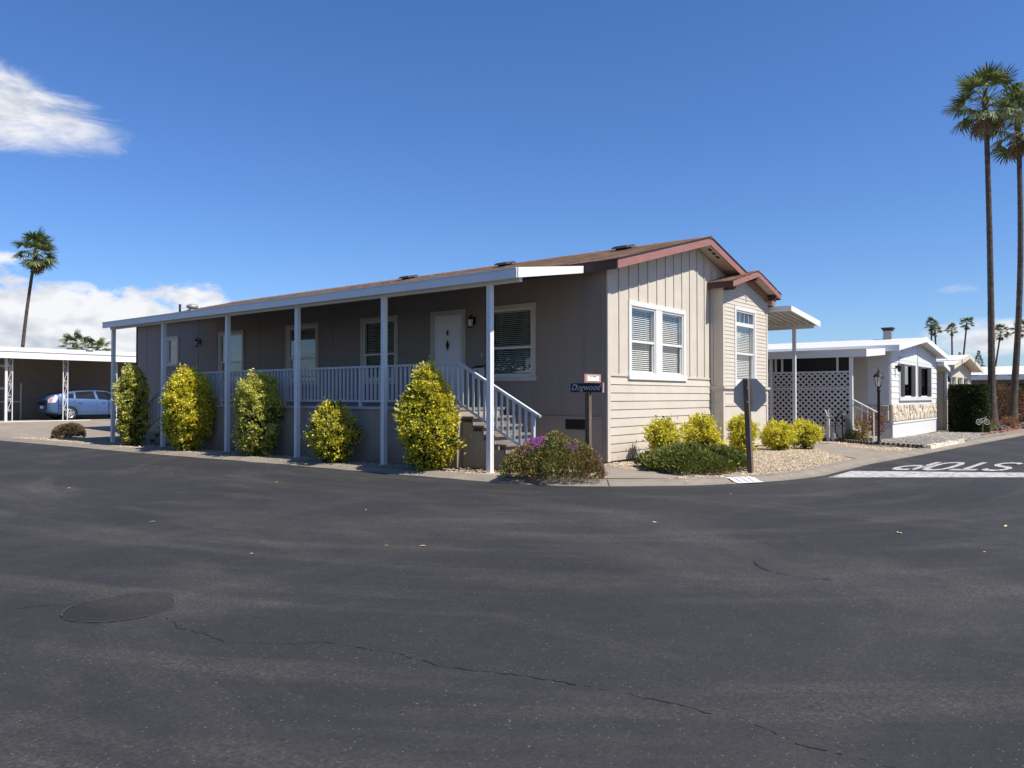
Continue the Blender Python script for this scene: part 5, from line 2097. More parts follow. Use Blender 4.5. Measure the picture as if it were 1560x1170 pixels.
    for sd in (-1, 1):
        patch('side_window', .62, 1.10, 6, 7, .10, .80, 'car_glass', body, sd, sl0=.30, sl1=.02)
        patch('side_window', 1.17, 2.08, 6, 7, .06, .92, 'car_glass', body, sd, sl0=.05, sl1=-.05)
        patch('side_window', 2.20, 3.30, 6, 7, .06, .92, 'car_glass', body, sd, sl0=-.06, sl1=-.62)
        patch('tail_lamp', .03, .30, 4.9, 6.6, .0, 1.0, 'lamp_clear', body, sd, off=.008, sl1=.12)
        patch('tail_lamp_red', .05, .17, 5.0, 6.5, .0, 1.0, 'lamp_red', body, sd, off=.013, sl1=.06)
        patch('head_lamp', 3.95, 4.33, 5, 6, .1, .95, 'lamp_clear', body, sd, off=.008)
        patch('sill_trim', 1.30, 3.20, 3, 4, .10, .32, 'car_paint', body, sd, off=.014)
        for s_ in (1.36, 2.42):
            h = MB()
            r = ring(s_)
            h.box(X0 + s_ - .09, X0 + s_ + .09, Y0c + sd * (r[5][0] + .0) - .03, Y0c + sd * (r[5][0] + .0) + .03, Z0 + .80, Z0 + .83)
            h.build('door_handle', M['car_paint'], body, bevel=.008)
        for s_ in (1.12, 2.13, 3.28):
            ln = MB()
            pts = []
            for f in np.linspace(2.6, 6.0, 12):
                a = int(min(math.floor(f), 9))
                fr = f - a
                ss_ = s_ + (.10 * max(0, (f - 4) / 2) * (-1 if s_ < 1.2 else 0))
                if s_ < 1.2:
                    ss_ = 1.12 + .28 * max(0, 1 - (f - 2.6) / 1.8)
                r = ring(ss_)
                y = r[a][0] * (1 - fr) + r[a + 1][0] * fr
                z_ = r[a][1] * (1 - fr) + r[a + 1][1] * fr
                pts.append((X0 + ss_, Y0c + sd * (y + .0005), Z0 + z_))
            ln.tube(pts, .005, 4)
            ln.build('door_gap', M['dark'], body)
        mi = MB()
        r = ring(2.95)
        mi.lathe([(.005, -.06), (.07, -.05), (.085, .02), (.06, .07), (.005, .075)], (X0 + 3.02, Y0c + sd * (r[6][0] + .10), Z0 + 1.0), 10, 'x')
        mi.build('mirror', M['car_paint'], body, smooth=True)
        patch('rear_window', .34, .98, 8, 10, .0, 1.0, 'car_glass', body, sd)
        patch('windshield', 2.72, 3.50, 7, 10, .06, 1.0, 'car_glass', body, sd)
    rg = MB()
    rg.box(X0 - .012, X0 + .01, Y0c - .50, Y0c + .50, Z0 + .72, Z0 + .90)
    rg.build('rear_glass_panel', M['car_glass'], body)
    np_ = MB()
    np_.box(X0 - .02, X0 + .005, Y0c - .17, Y0c + .17, Z0 + .54, Z0 + .66)
    np_.build('number_plate', M['sign_paper'], body)
    spo = MB()
    spo.prism([(X0 - .02, Y0c - .62, Z0 + .95), (X0 + .12, Y0c - .62, Z0 + 1.06), (X0 + .12, Y0c - .62, Z0 + 1.035), (X0 - .01, Y0c - .62, Z0 + .925)], (0, 1.24, 0))
    spo.build('spoiler', M['car_paint'], body)
    uc = MB().box(X0 + .4, X0 + 4.1, Y0c - .5, Y0c + .5, Z0 + .16, Z0 + .45)
    uc.build('underbody', M['dark'], t)
    for wx in WX:
        for sg in (-1, 1):
            c = (X0 + wx, Y0c + sg * .76, Z0 + .315)
            ty = MB()
            ty.lathe([(.20, -.03), (.205, -.09), (.29, -.10), (.312, -.07), (.316, 0), (.312, .07), (.29, .10), (.205, .09), (.20, .03)], c, 28, 'y')
            tyre = ty.build('tyre', M['tyre'], t, smooth=True)
            rm = MB()
            yo = c[1] + sg * .075
            rm.tube([(c[0] + .196 * math.cos(a_), yo, c[2] + .196 * math.sin(a_)) for a_ in [2 * math.pi * i_ / 28 for i_ in range(29)]], .016, 6)
            for k in range(6):
                a = k * math.pi / 3 + .3
                d_ = Vector((math.cos(a), 0, math.sin(a)))
                rm.bar(Vector((c[0], yo + sg * .01, c[2])) + d_ * .03, Vector((c[0], yo + sg * .004, c[2])) + d_ * .20, .075, .02, up=(0, 1, 0))
            rm.lathe([(.002, -.02), (.055, -.02), (.055, .02), (.002, .025)], (c[0], yo + sg * .012, c[2]), 12, 'y')
            rm.build('rim', M['rim'], tyre)
            bk = MB().lathe([(.002, -.01), (.2, -.01), (.2, .01), (.002, .01)], (c[0], c[1] + sg * .02, c[2]), 16, 'y')
            bk.build('brake_disc', M['dark'], tyre)
    return t


build_car()


# ================================================================ palms
def fan_frond(seed, petiole=.95, blade=.85, nseg=30, droop=.5, col=((.10, .14, .035), (.155, .19, .05), (.06, .09, .025), (.24, .26, .085)), span=118):
    rs = np.random.RandomState(seed)
    V, F, Cc = [], [], []
    pcol = np.array((.16, .15, .05))
    # petiole: a bowed strip of triangular section
    k = 6
    for i in range(k + 1):
        t = i / k
        x, z = petiole * t, .10 * petiole * math.sin(t * 2.6) - .10 * t * t
        w = .030 * (1 - .55 * t)
        V += [(x, -w, z), (x, w, z), (x, 0, z - w * .8)]
    for i in range(k):
        a, b = i * 3, i * 3 + 3
        for (p, q) in ((0, 1), (1, 2), (2, 0)):
            F.append((a + p, a + q, b + q, b + p))
            Cc.append(pcol)
    hub = np.array((petiole, 0, .10 * petiole * math.sin(2.6) - .10))
    pal = np.array(col)
    for s in range(nseg):
        an = math.radians(-span + 2 * span * (s + .5) / nseg + rs.uniform(-2, 2))
        L = blade * (1 - .22 * (abs(an) / math.radians(span)) ** 2) * rs.uniform(.88, 1.08)
        d = np.array((math.cos(an), math.sin(an), 0))
        sd = np.array((-math.sin(an), math.cos(an), 0))
        pl = .018 if s % 2 else -.018
        c = pal[rs.randint(len(pal))] * rs.uniform(.8, 1.25)
        prev = None
        dr = droop * rs.uniform(.6, 1.5)
        ns = 4
        for j in range(ns + 1):
            t = j / ns
            w = (.010 + .034 * math.sin(min(1, t * 1.8) * math.pi * .5)) * (1 - t) ** .55 + .002
            p = hub + d * L * t * (1 - .12 * t * dr) + np.array((0, 0, pl * min(1, t * 2) - dr * L * .62 * max(0, t - .25) ** 1.8 + .05 * t))
            if j >= 3:
                p = p + sd * rs.uniform(-.03, .03)
            n = len(V)
            V += [tuple(p + sd * w), tuple(p - sd * w)]
            if prev is not None:
                F.append((prev, prev + 1, n + 1, n))
                Cc.append(c * (1.0 if j < ns else .85))
            prev = n
    return np.array(V), np.array(F), np.array(Cc)


FR = [fan_frond(40 + i, .95 + .1 * (i % 3), .86, 30, (.35, .7, 1.0, 1.4)[i % 4]) for i in range(8)]
DEAD = [fan_frond(60 + i, .8, .8, 24, 1.5, ((.20, .14, .07), (.26, .18, .09), (.14, .10, .055), (.15, .14, .05))) for i in range(3)]
FR_ME = [np_mesh('frond', v, f, M['frond'], c) for v, f, c in FR]
DEAD_ME = [np_mesh('dead_frond', v, f, M['frond'], c) for v, f, c in DEAD]


def palm(label, base, top, r0, r1, scale, n, seed, bow=(0, 0), wind=0.0, flare=1.6, group=None, crown_mesh=False, ndead=10, name='palm_tree', upright=1.0):
    rb = random.Random(seed)
    base, top = Vector(base), Vector(top)
    t = thing(name, label, 'palm tree', base, group)
    H = (top - base).length
    path, rad = [], []
    k = max(10, int(H / (.22 if not crown_mesh else 1.2)))
    for i in range(k + 1):
        q = i / k
        b_ = math.sin(q * math.pi)
        path.append(base.lerp(top, q) + Vector((bow[0] * b_, bow[1] * b_, 0)) - Vector((0, 0, .12 * (i == 0))))
        fl = (flare - 1) * math.exp(-q * H / .9)
        rad.append((r0 + (r1 - r0) * q) * (1 + fl) * (1 + (.035 * (i % 2) + rb.uniform(-.02, .02) if not crown_mesh else 0)))
    MB().tube(path, rad, 14 if not crown_mesh else 7).build('trunk', M['trunk_palm'], t, smooth='all')
    Vs, Fs, Cs = [], [], []
    off = 0
    total = n + ndead
    for i in range(total):
        dead = i >= n
        az = i * 2.39996 + rb.uniform(-.25, .25)
        if dead:
            el = rb.uniform(-82, -30)
        else:
            q = (i + .5) / n
            el = 84 - 125 * q ** .85 * upright + rb.uniform(-8, 8)
        roll = rb.uniform(-25, 25)
        if wind:
            w = Vector((math.cos(az), math.sin(az)))
            tgt = Vector((R_CAM.x, R_CAM.y))
            dt = w.dot(tgt)
            az_v = (w + tgt * wind).normalized()
            az = math.atan2(az_v.y, az_v.x)
            el -= 10 * max(0, -dt)
        mat_r = Matrix.Rotation(az, 4, 'Z') @ Matrix.Rotation(-R(el), 4, 'Y') @ Matrix.Rotation(R(roll), 4, 'X')
        sc = scale * rb.uniform(.85, 1.12) * (.8 if dead else 1)
        pos = top + Vector((0, 0, rb.uniform(-.25, .1) * scale - (.35 * scale if dead else 0)))
        if crown_mesh:
            v, f, c = (DEAD if dead else FR)[rb.randrange(3 if dead else 8)]
            mm = np.array(mat_r.to_3x3())
            vv = v @ mm.T * sc + np.array(pos)
            Vs.append(vv)
            Fs.append(f + off)
            Cs.append(c)
            off += len(v)
        else:
            me = DEAD_ME[rb.randrange(3)] if dead else FR_ME[rb.randrange(8)]
            link('dead_frond' if dead else 'frond', me, t, pos, mat_r.to_euler(), (sc, sc, sc))
    if crown_mesh:
        foliage_obj('crown', np.concatenate(Vs), np.concatenate(Fs), np.concatenate(Cs), t, 'frond')
    else:
        bo = MB().lathe([(r1 * .9, -.5 * scale), (r1 * 1.5, -.25 * scale), (r1 * 1.6, 0), (r1 * .8, .3 * scale)], top, 12)
        bo.build('crown_boot', M['trunk_palm'], t, smooth=True)
    return t


R_CAM = Vector((.6232, -.7821, 0))
palm('tallest fan palm with a thick dark trunk before the clipped hedge', (28.15, -3.7, -.17), (27.78, -3.62, 15.25), .155, .10, 1.06, 30, 71, bow=(.1, -.05), flare=2.3, ndead=9)
palm('tall fan palm with a paler leaning trunk beside the tallest palm', (32.3, -4.06, -.2), (32.2, -4.5, 15.1), .155, .105, 1.06, 30, 72, bow=(.05, -.22), flare=2.4, ndead=9)
palm('windblown fan palm with a leaning trunk behind the carport', (8.1, 56.6, 0), (8.8, 55.5, 12.2), .135, .10, 1.04, 31, 73, bow=(-.12, .15), wind=.75, ndead=6)
GS = 'short palms behind the carport'
palm('fuller crowned short palm showing above the carport roof', (12.45, 57.7, 0), (12.5, 57.55, 5.55), .2, .15, .70, 26, 74, group=GS, ndead=2)
palm('lower short palm showing above the carport roof', (13.6, 56.1, 0), (13.6, 56.1, 5.1), .2, .15, .70, 24, 75, group=GS, ndead=2)
GF = 'distant palms beyond the white roofs'
for i, (bp_, tp_, s_, lb) in enumerate([((142.6, 19.2, -1), (142.9, 18.8, 14.5), .88, 'distant palm with an upright trunk overlapping its leaning twin'),
                                        ((144.2, 17.9, -1), (143.3, 18.35, 13.4), .84, 'distant palm with a leaning trunk overlapping its upright twin'),
                                        ((145.3, 15.9, -1), (145.2, 15.95, 13.5), .80, 'shortest distant palm with a straight thin trunk'),
                                        ((146.0, 15.2, -1), (146.9, 13.8, 14.7), .95, 'distant palm with a trunk leaning towards the two tall palms'),
                                        ((149.5, 10.8, -1), (150.7, 9.0, 13.0), 1.1, 'distant palm seen between the two tall palm trunks'),
                                        ((151.5, 8.0, -1), (153.0, 6.1, 13.8), 1.2, 'distant palm seen past the paler tall palm trunk')]):
    palm(lb, bp_, tp_, .20, .13, s_ * .92, 24, 80 + i, group=GF, crown_mesh=True, ndead=5, upright=.9)


def conifer(label, base, h, r, seed):
    rs = np.random.RandomState(seed)
    t = thing('conifer_tree', label, 'tree', base, 'distant conifers')
    n = 1500
    u = rs.rand(n) ** .8
    a = rs.uniform(0, 6.28, n)
    tier = .65 + .35 * np.abs(np.sin(u * 26 + a * .5))
    rad = r * (1 - u) * tier * np.sqrt(rs.uniform(.2, 1, n))
    pos = np.stack([base[0] + rad * np.cos(a), base[1] + rad * np.sin(a), base[2] + h * (.12 + .88 * u)], 1)
    d = np.stack([np.cos(a), np.sin(a), np.full(n, -.15)], 1) + rs.normal(0, .3, (n, 3))
    L = rs.uniform(.25, .6, n) * (1.1 - u * .7)
    V, F = leaf_arrays(pos, d, rs.normal(0, 1, (n, 3)), L, L * .45)
    cc = np.array((.035, .055, .035))[None] * rs.uniform(.7, 1.4, n)[:, None]
    foliage_obj('crown', V, F, cc, t, 'needle')
    MB().tube([base, (base[0], base[1], base[2] + h * .96)], [r * .09, .02], 7).build('trunk', M['bark'], t)


conifer('slim dark conifer standing between the hipped roof and tall palm', (125.1, 9.2, -1), 9.6, 2.6, 91)
conifer('dark conifer tip just above the cream home ridge', (123.2, 11.5, -1), 9.3, 2.2, 92)
conifer('dark conifer tip at the far end of the long white roof', (128.5, 4.5, -1), 7.6, 2.4, 93)

# ================================================================ right: the white home with lattice porch
DZ1 = -.07
wh = thing('white_home', 'white mobile home with stone band and dark shutters', 'house', (19.4, 3, DZ1))
WX0, WX1, WY = 15.2, 23.5, -2.2
WR, WZR, WEL, WER = 19.4, 3.72, 14.75, 24.05
wsl = (WZR - 3.18) / (WR - WEL)
wtop = lambda x: WZR - wsl * abs(x - WR)
FW, FS = FY(WY), FX(WX0)
ww = (16.33, 22.3, 1.27, 2.74)
mb = wall_grid(MB(), FW, WX0, WX1, DZ1, lambda u: wtop(u) - .13, [opening(*ww)], .12, (WR,))
wall = mb.build('gable_wall', M['white_siding'], wh)
mb = wall_grid(MB(), FS, WY + .12, 12, DZ1, lambda u: 3.06, [], .12)
swall = mb.build('side_wall', M['white_siding'], wh)
MB().box(WX1 - .12, WX1, WY + .12, 12, DZ1, 3.06).build('rear_wall', M['white_siding'], wh)
z = 1.13
while z < 3.45:
    z2 = z + .215
    xl, xr = WX0 + .05, WX1 - .05
    lim = (WZR - .15 - z2) / wsl
    if z2 > wtop(WX0) - .14:
        xl, xr = max(xl, WR - lim), min(xr, WR + lim)
    if xr - xl > .3:
        if z2 > ww[2] + .02 and z < ww[3] - .02:
            lap(FW, xl, ww[0], z, z2, M['white_siding'], wall, .028)
            lap(FW, ww[1], xr, z, z2, M['white_siding'], wall, .028)
        else:
            lap(FW, xl, xr, z, z2, M['white_siding'], wall, .028)
    if z2 < 3.05:
        lap(FS, WY + .05, 12, z, z2, M['white_siding'], swall, .02)
    z += .215
wn_ = window(wh, FW, *ww, tw=.13, splits=((19.1, 19.55),), meet=None, blind=False, casing='window_white', td=.05)
for (a, b) in ((16.50, 17.25), (18.40, 19.06), (19.58, 20.20), (21.45, 22.14)):
    s = MB()
    fbox(s, FW, a, b, .012, .034, 1.42, 2.60)
    for q in range(16):
        fbox(s, FW, a + .05, b - .05, .034, .044, 1.47 + q * .068, 1.505 + q * .068)
    s.build('shutter', M['shutter'], wn_)
pd = MB()
pd.prism([(ww[0], WY - .055, ww[3] + .001), (ww[1], WY - .055, ww[3] + .001), (ww[1], WY - .055, ww[3] + .06), (WR - .1, WY - .055, ww[3] + .24), (ww[0], WY - .055, ww[3] + .06)], (0, .05, 0))
pd.build('window_head', M['white_siding'], wn_)
MB().box(WR - .035, WR - .02, WY - .07, WY - .056, 1.13, 3.5).build('cable', M['chimney'], wall)
# skirting and stone band
MB().box(WX0 - .03, WX1 + .03, WY - .06, WY - .001, DZ1, .50).build('skirting', M['white_siding'], wh)
MB().box(WX0 - .045, WX1 + .045, WY - .085, WY - .061, .46, .53).build('skirting_cap', M['white_siding'], wh)
MB().box(WX0, WX1, WY - .03, WY - .001, .531, 1.125).build('mortar', M['mortar'], wh)
MB().box(WX0 - .03, WX0 - .001, WY, 12, .531, 1.125).build('mortar', M['mortar'], wh)
rsn = random.Random(9)


def clip(poly, px, pz, nx, nz):
    """keep the side of the polygon where (p - point) . n <= 0"""
    out = []
    for i in range(len(poly)):
        a, b = poly[i], poly[(i + 1) % len(poly)]
        da = (a[0] - px) * nx + (a[1] - pz) * nz
        db = (b[0] - px) * nx + (b[1] - pz) * nz
        if da <= 0:
            out.append(a)
        if da * db < 0:
            t = da / (da - db)
            out.append((a[0] + (b[0] - a[0]) * t, a[1] + (b[1] - a[1]) * t))
    return out


def stone_band(fn, u0, u1, z0, z1, parent):
    """crazy-paved field stones: cells of scattered seeds, each a stone of its own"""
    seeds = []
    nu = int((u1 - u0) / .30)
    for r_ in range(3):
        for i in range(nu):
            seeds.append((u0 + (i + .5 + .5 * (r_ % 2) + rsn.uniform(-.42, .42)) * (u1 - u0) / nu, z0 + (r_ + .5 + rsn.uniform(-.38, .38)) * (z1 - z0) / 3))
    for k, (su, sz) in enumerate(seeds):
        poly = [(u0, z0), (u1, z0), (u1, z1), (u0, z1)]
        for j, (tu, tz) in enumerate(seeds):
            if j == k or abs(tu - su) > 1.2:
                continue
            poly = clip(poly, (su + tu) / 2, (sz + tz) / 2, tu - su, tz - sz)
            if len(poly) < 3:
                break
        if len(poly) < 3:
            continue
        cu, cz = sum(p[0] for p in poly) / len(poly), sum(p[1] for p in poly) / len(poly)
        n = len(poly)
        d = rsn.uniform(.045, .085)
        base = [fn(cu + (p[0] - cu) * .93, .03, cz + (p[1] - cz) * .93) for p in poly]
        top = [fn(cu + (p[0] - cu) * .82, d + rsn.uniform(-.008, .008), cz + (p[1] - cz) * .82) for p in poly]
        ctr = fn(cu, d + .01, cz)
        mb = MB()
        mb.add(base + top + [ctr], [(k2, (k2 + 1) % n, n + (k2 + 1) % n, n + k2) for k2 in range(n)] + [(n + k2, n + (k2 + 1) % n, 2 * n) for k2 in range(n)])
        mb.build('stone', M['stone'], parent)


band = [o for o in wh.children if o.name.startswith('mortar')]
stone_band(FW, WX0 + .02, WX1 - .02, .54, 1.12, band[0])
stone_band(FS, WY + .05, 1.6, .54, 1.12, band[1])
# roof
rf = MB()
for xa, xb in ((WEL, WR), (WR, WER)):
    rf.hexa([(xa, -2.55, wtop(xa) - .12), (xb, -2.55, wtop(xb) - .12), (xb, 12.4, wtop(xb) - .12), (xa, 12.4, wtop(xa) - .12),
             (xa, -2.55, wtop(xa)), (xb, -2.55, wtop(xb)), (xb, 12.4, wtop(xb)), (xa, 12.4, wtop(xa))])
wroof = rf.build('roof', M['white_roof'], wh)
for xa, xb in ((WEL, WR), (WR, WER)):
    MB().hexa([(xa, -2.585, wtop(xa) - .18), (xb, -2.585, wtop(xb) - .18), (xb, -2.552, wtop(xb) - .18), (xa, -2.552, wtop(xa) - .18),
               (xa, -2.585, wtop(xa) + .02), (xb, -2.585, wtop(xb) + .02), (xb, -2.552, wtop(xb) + .02), (xa, -2.552, wtop(xa) + .02)]).build('rake_board', M['awning_white'], wroof)
MB().box(WEL - .03, WEL - .001, -2.585, 12.4, wtop(WEL) - .20, wtop(WEL) + .01).build('eave_fascia', M['awning_white'], wroof)
for i in range(11):
    xx = WEL + .3 + i * .42
    MB().hexa([(xx, -2.5, wtop(xx) + .001), (xx + .03, -2.5, wtop(xx + .03) + .001), (xx + .03, 12.3, wtop(xx + .03) + .001), (xx, 12.3, wtop(xx) + .001),
               (xx, -2.5, wtop(xx) + .005), (xx + .03, -2.5, wtop(xx + .03) + .005), (xx + .03, 12.3, wtop(xx + .03) + .005), (xx, 12.3, wtop(xx) + .005)]).build('roof_seam', M['white_roof'], wroof)
ch = MB().box(19.02, 19.32, -1.4, -1.1, 3.5, 4.02)
chm = ch.build('chimney', M['chimney'], wroof)
MB().box(18.96, 19.38, -1.46, -1.04, 4.09, 4.15).build('chimney_cap', M['vent_dark'], chm)
MB().box(19.0, 19.34, -1.42, -1.08, 4.021, 4.089).build('spark_arrestor', M['vent_dark'], chm)
# rear small awning beyond the gable
MB().hexa([(WX1 + .01, -2.5, 2.75), (25.0, -2.5, 2.52), (25.0, 6, 2.52), (WX1 + .01, 6, 2.75), (WX1 + .01, -2.5, 2.93), (25.0, -2.5, 2.70), (25.0, 6, 2.70), (WX1 + .01, 6, 2.93)]).build('side_awning', M['awning_white'], wh)
MB().box(24.8, 24.88, -2.4, -2.32, DZ1, 2.55).build('awning_post', M['awning_white'], wh)
# door and porch windows of the shaded side
MB().box(WX0 - .05, WX0 - .022, -1.45, -.50, .62, 2.72).build('door', M['trim'], wh)
for (a, b) in ((.4, 2.6), (3.2, 5.6)):
    MB().box(WX0 - .05, WX0 - .022, a, b, 1.5, 2.7).build('porch_window', M['car_glass'], wh)
# awning over the porch
la = thing('lattice_porch', 'white lattice-screened porch with awning beside the white home', 'porch', (13.5, 2, DZ1))
LX = 12.45
MB().hexa([(12.3, -2.05, 2.74), (14.72, -2.05, 2.94), (14.72, 11, 2.94), (12.3, 11, 2.74), (12.3, -2.05, 2.80), (14.72, -2.05, 3.0), (14.72, 11, 3.0), (12.3, 11, 2.80)]).build('awning_roof', M['white_roof'], la)
MB().box(12.25, 12.295, -2.1, 11, 2.70, 2.93).build('gutter', M['awning_white'], la)
MB().hexa([(12.25, -2.14, 2.70), (14.75, -2.14, 2.86), (14.75, -2.101, 2.86), (12.25, -2.101, 2.70), (12.25, -2.14, 2.93), (14.75, -2.14, 3.09), (14.75, -2.101, 3.09), (12.25, -2.101, 2.93)]).build('end_fascia', M['awning_white'], la)
MB().box(12.2, 12.249, -2.14, 11, 2.931, 2.955).build('gutter_lip', M['awning_white'], la)
MB().box(LX, 15.15, -1.6, 10.8, .30, .42).build('deck', M['deck_edge'], la)
MB().box(LX - .02, LX + .03, -1.6, 10.8, DZ1, .38).build('base_panel', M['lattice'], la)
bx('end_panel', M['lattice'], la, LX + .04, 13.4, -1.62, -1.57, DZ1, .38)
MB().box(LX + .06, LX + .066, -1.55, 10.7, .43, 2.72).build('shade_sheet', M['dark'], la)  # added dark sheet: deep porch shade behind the laths, done in colour
for y in (-1.62, 1.0, 3.6, 6.2, 8.8):
    MB().box(LX - .05, LX + .05, y - .05, y + .05, DZ1, 2.70).build('post', M['awning_white'], la)
for y in (-1.20, .62, .84):
    MB().box(LX - .03, LX + .03, y - .03, y + .03, 2.25, 2.72).build('upright', M['lattice'], la)
MB().box(LX - .035, LX + .035, -1.56, 10.7, 2.20, 2.26).build('top_rail', M['lattice'], la)
MB().box(LX - .035, LX + .035, -1.56, 10.7, 1.66, 1.72).build('mid_rail', M['lattice'], la)
MB().box(LX - .035, LX + .035, -1.56, 10.7, .385, .44).build('bottom_rail', M['lattice'], la)
for (z0_, z1_) in ((.44, 1.66), (1.72, 2.20)):
    lt_ = MB()
    sp_ = .19
    ya_, yb_ = -1.56, 10.7
    for dirn in (1, -1):
        xo = LX - .008 if dirn > 0 else LX + .008
        c = ya_ - (z1_ - z0_) - 1
        while c < yb_ + (z1_ - z0_) + 1:
            # line y = c + dirn*(z - z0)
            zs0, zs1 = z0_, z1_
            y0_, y1_ = c, c + dirn * (z1_ - z0_)
            pts = [(y0_, z0_), (y1_, z1_)]
            if dirn < 0:
                pts = pts[::-1]
            (pa, za_), (pb, zb_) = pts
            if pa < ya_:
                za_ += (ya_ - pa) * (zb_ - za_) / (pb - pa)
                pa = ya_
            if pb > yb_:
                zb_ -= (pb - yb_) * (zb_ - za_) / (pb - pa)
                pb = yb_
            if pb - pa > .03:
                lt_.bar((xo, pa, za_), (xo, pb, zb_), .012, .055, up=(0, -(zb_ - za_), pb - pa))
            c += sp_
    tag(lt_.build('lattice_laths', M['lattice'], la), kind='stuff')
# pipe rail and steps
pr = MB()
pr.tube([(LX - .02, -1.66, 1.33), (LX - .08, -2.45, .90)], .022, 8)
pr.tube([(LX - .02, -1.66, 1.14), (LX - .06, -2.22, .86)], .018, 8)
for (y, zt) in ((-1.95, 1.17), (-2.12, 1.08), (-2.30, .98)):
    pr.tube([(LX - .04, y, DZ1), (LX - .04, y, zt)], .02, 8)
pr.build('step_rail', M['awning_white'], la, smooth=True)
for k in range(2):
    MB().box(LX + .02, 13.6, -1.95 - .3 * k, -1.64 - .3 * k + (.0), DZ1, .27 - .17 * k).build('step', M['concrete'], la, bevel=.01)

# lamp post
lp = thing('lamp_post', 'slim black lamp post with lantern beside the driveway', 'lamp', (10.75, -2.84, zg(10.75)))
q = MB()
q.lathe([(.075, -.02), (.075, .12), (.05, .16), (.042, .3), (.04, 1.60), (.055, 1.62), (.055, 1.66), (.035, 1.70), (.06, 1.76)], (10.75, -2.84, float(zg(10.75))), 12)
q.build('pole', M['black_metal'], lp, smooth=True)
c = (10.75, -2.84, float(zg(10.75)))
MB().lathe([(.07, 1.765), (.115, 2.05)], c, 6).build('lamp_glass', M['lamp_glass'], lp)
q = MB()
for k in range(6):
    a = math.pi * k / 3
    q.bar((c[0] + .074 * math.cos(a), c[1] + .074 * math.sin(a), c[2] + 1.76), (c[0] + .12 * math.cos(a), c[1] + .12 * math.sin(a), c[2] + 2.05), .014)
q.build('cage', M['black_metal'], lp)
MB().lathe([(.16, 2.05), (.15, 2.08), (.06, 2.17), (.03, 2.19), (.035, 2.23), (.012, 2.25), (.01, 2.33), (.001, 2.35)], c, 12).build('lamp_cap', M['black_metal'], lp, smooth=True)

# hose on its stand
hs = thing('garden_hose', 'dark garden hose looped on a stand by the lattice porch', 'hose', (12.05, -1.45, DZ1))
q = MB()
for k in range(6):
    cy_, w_, h_ = -1.45 + rsn.uniform(-.03, .03), .17 + .014 * k, .40 + .012 * k
    pts = [(12.0 + .035 * k - .08 + .02 * math.sin(3 * a), cy_ + w_ * math.cos(a), .46 + h_ * math.sin(a)) for a in [2 * math.pi * i / 32 for i in range(33)]]
    q.tube(pts, .016, 6)
q.build('hose_coil', M['hose'], hs, smooth=True)
q = MB()
q.bar((12.05, -1.45, DZ1), (12.05, -1.45, .92), .03)
q.bar((12.05, -1.62, .86), (12.05, -1.28, .86), .03)
q.build('stand', M['black_metal'], hs)
wp = thing('plant_stand', 'small white post with bird ornament by the lattice porch', 'ornament', (12.1, -1.0, DZ1))
MB().box(12.06, 12.14, -1.03, -.95, DZ1, .72).build('post', M['iron_white'], wp)
MB().box(12.06, 12.14, -1.20, -1.13, DZ1, .22).build('block', M['iron_white'], wp)
q = MB()
for k in range(7):
    a = k * .9
    q.bar((12.1, -1.0, .72), (12.1 + .05 * math.cos(a), -1.0 + .12 * math.sin(a * 1.3), .90 + .12 * math.cos(a * .7)), .03, .012)
q.build('ornament', M['iron_white'], wp)

mat('hedge_core', (.018, .024, .010), .95, .5, 14, 1.0, 20, .1)
RUST = [(.30, .10, .05), (.24, .085, .045), (.36, .16, .06), (.18, .07, .04), (.14, .10, .04)]


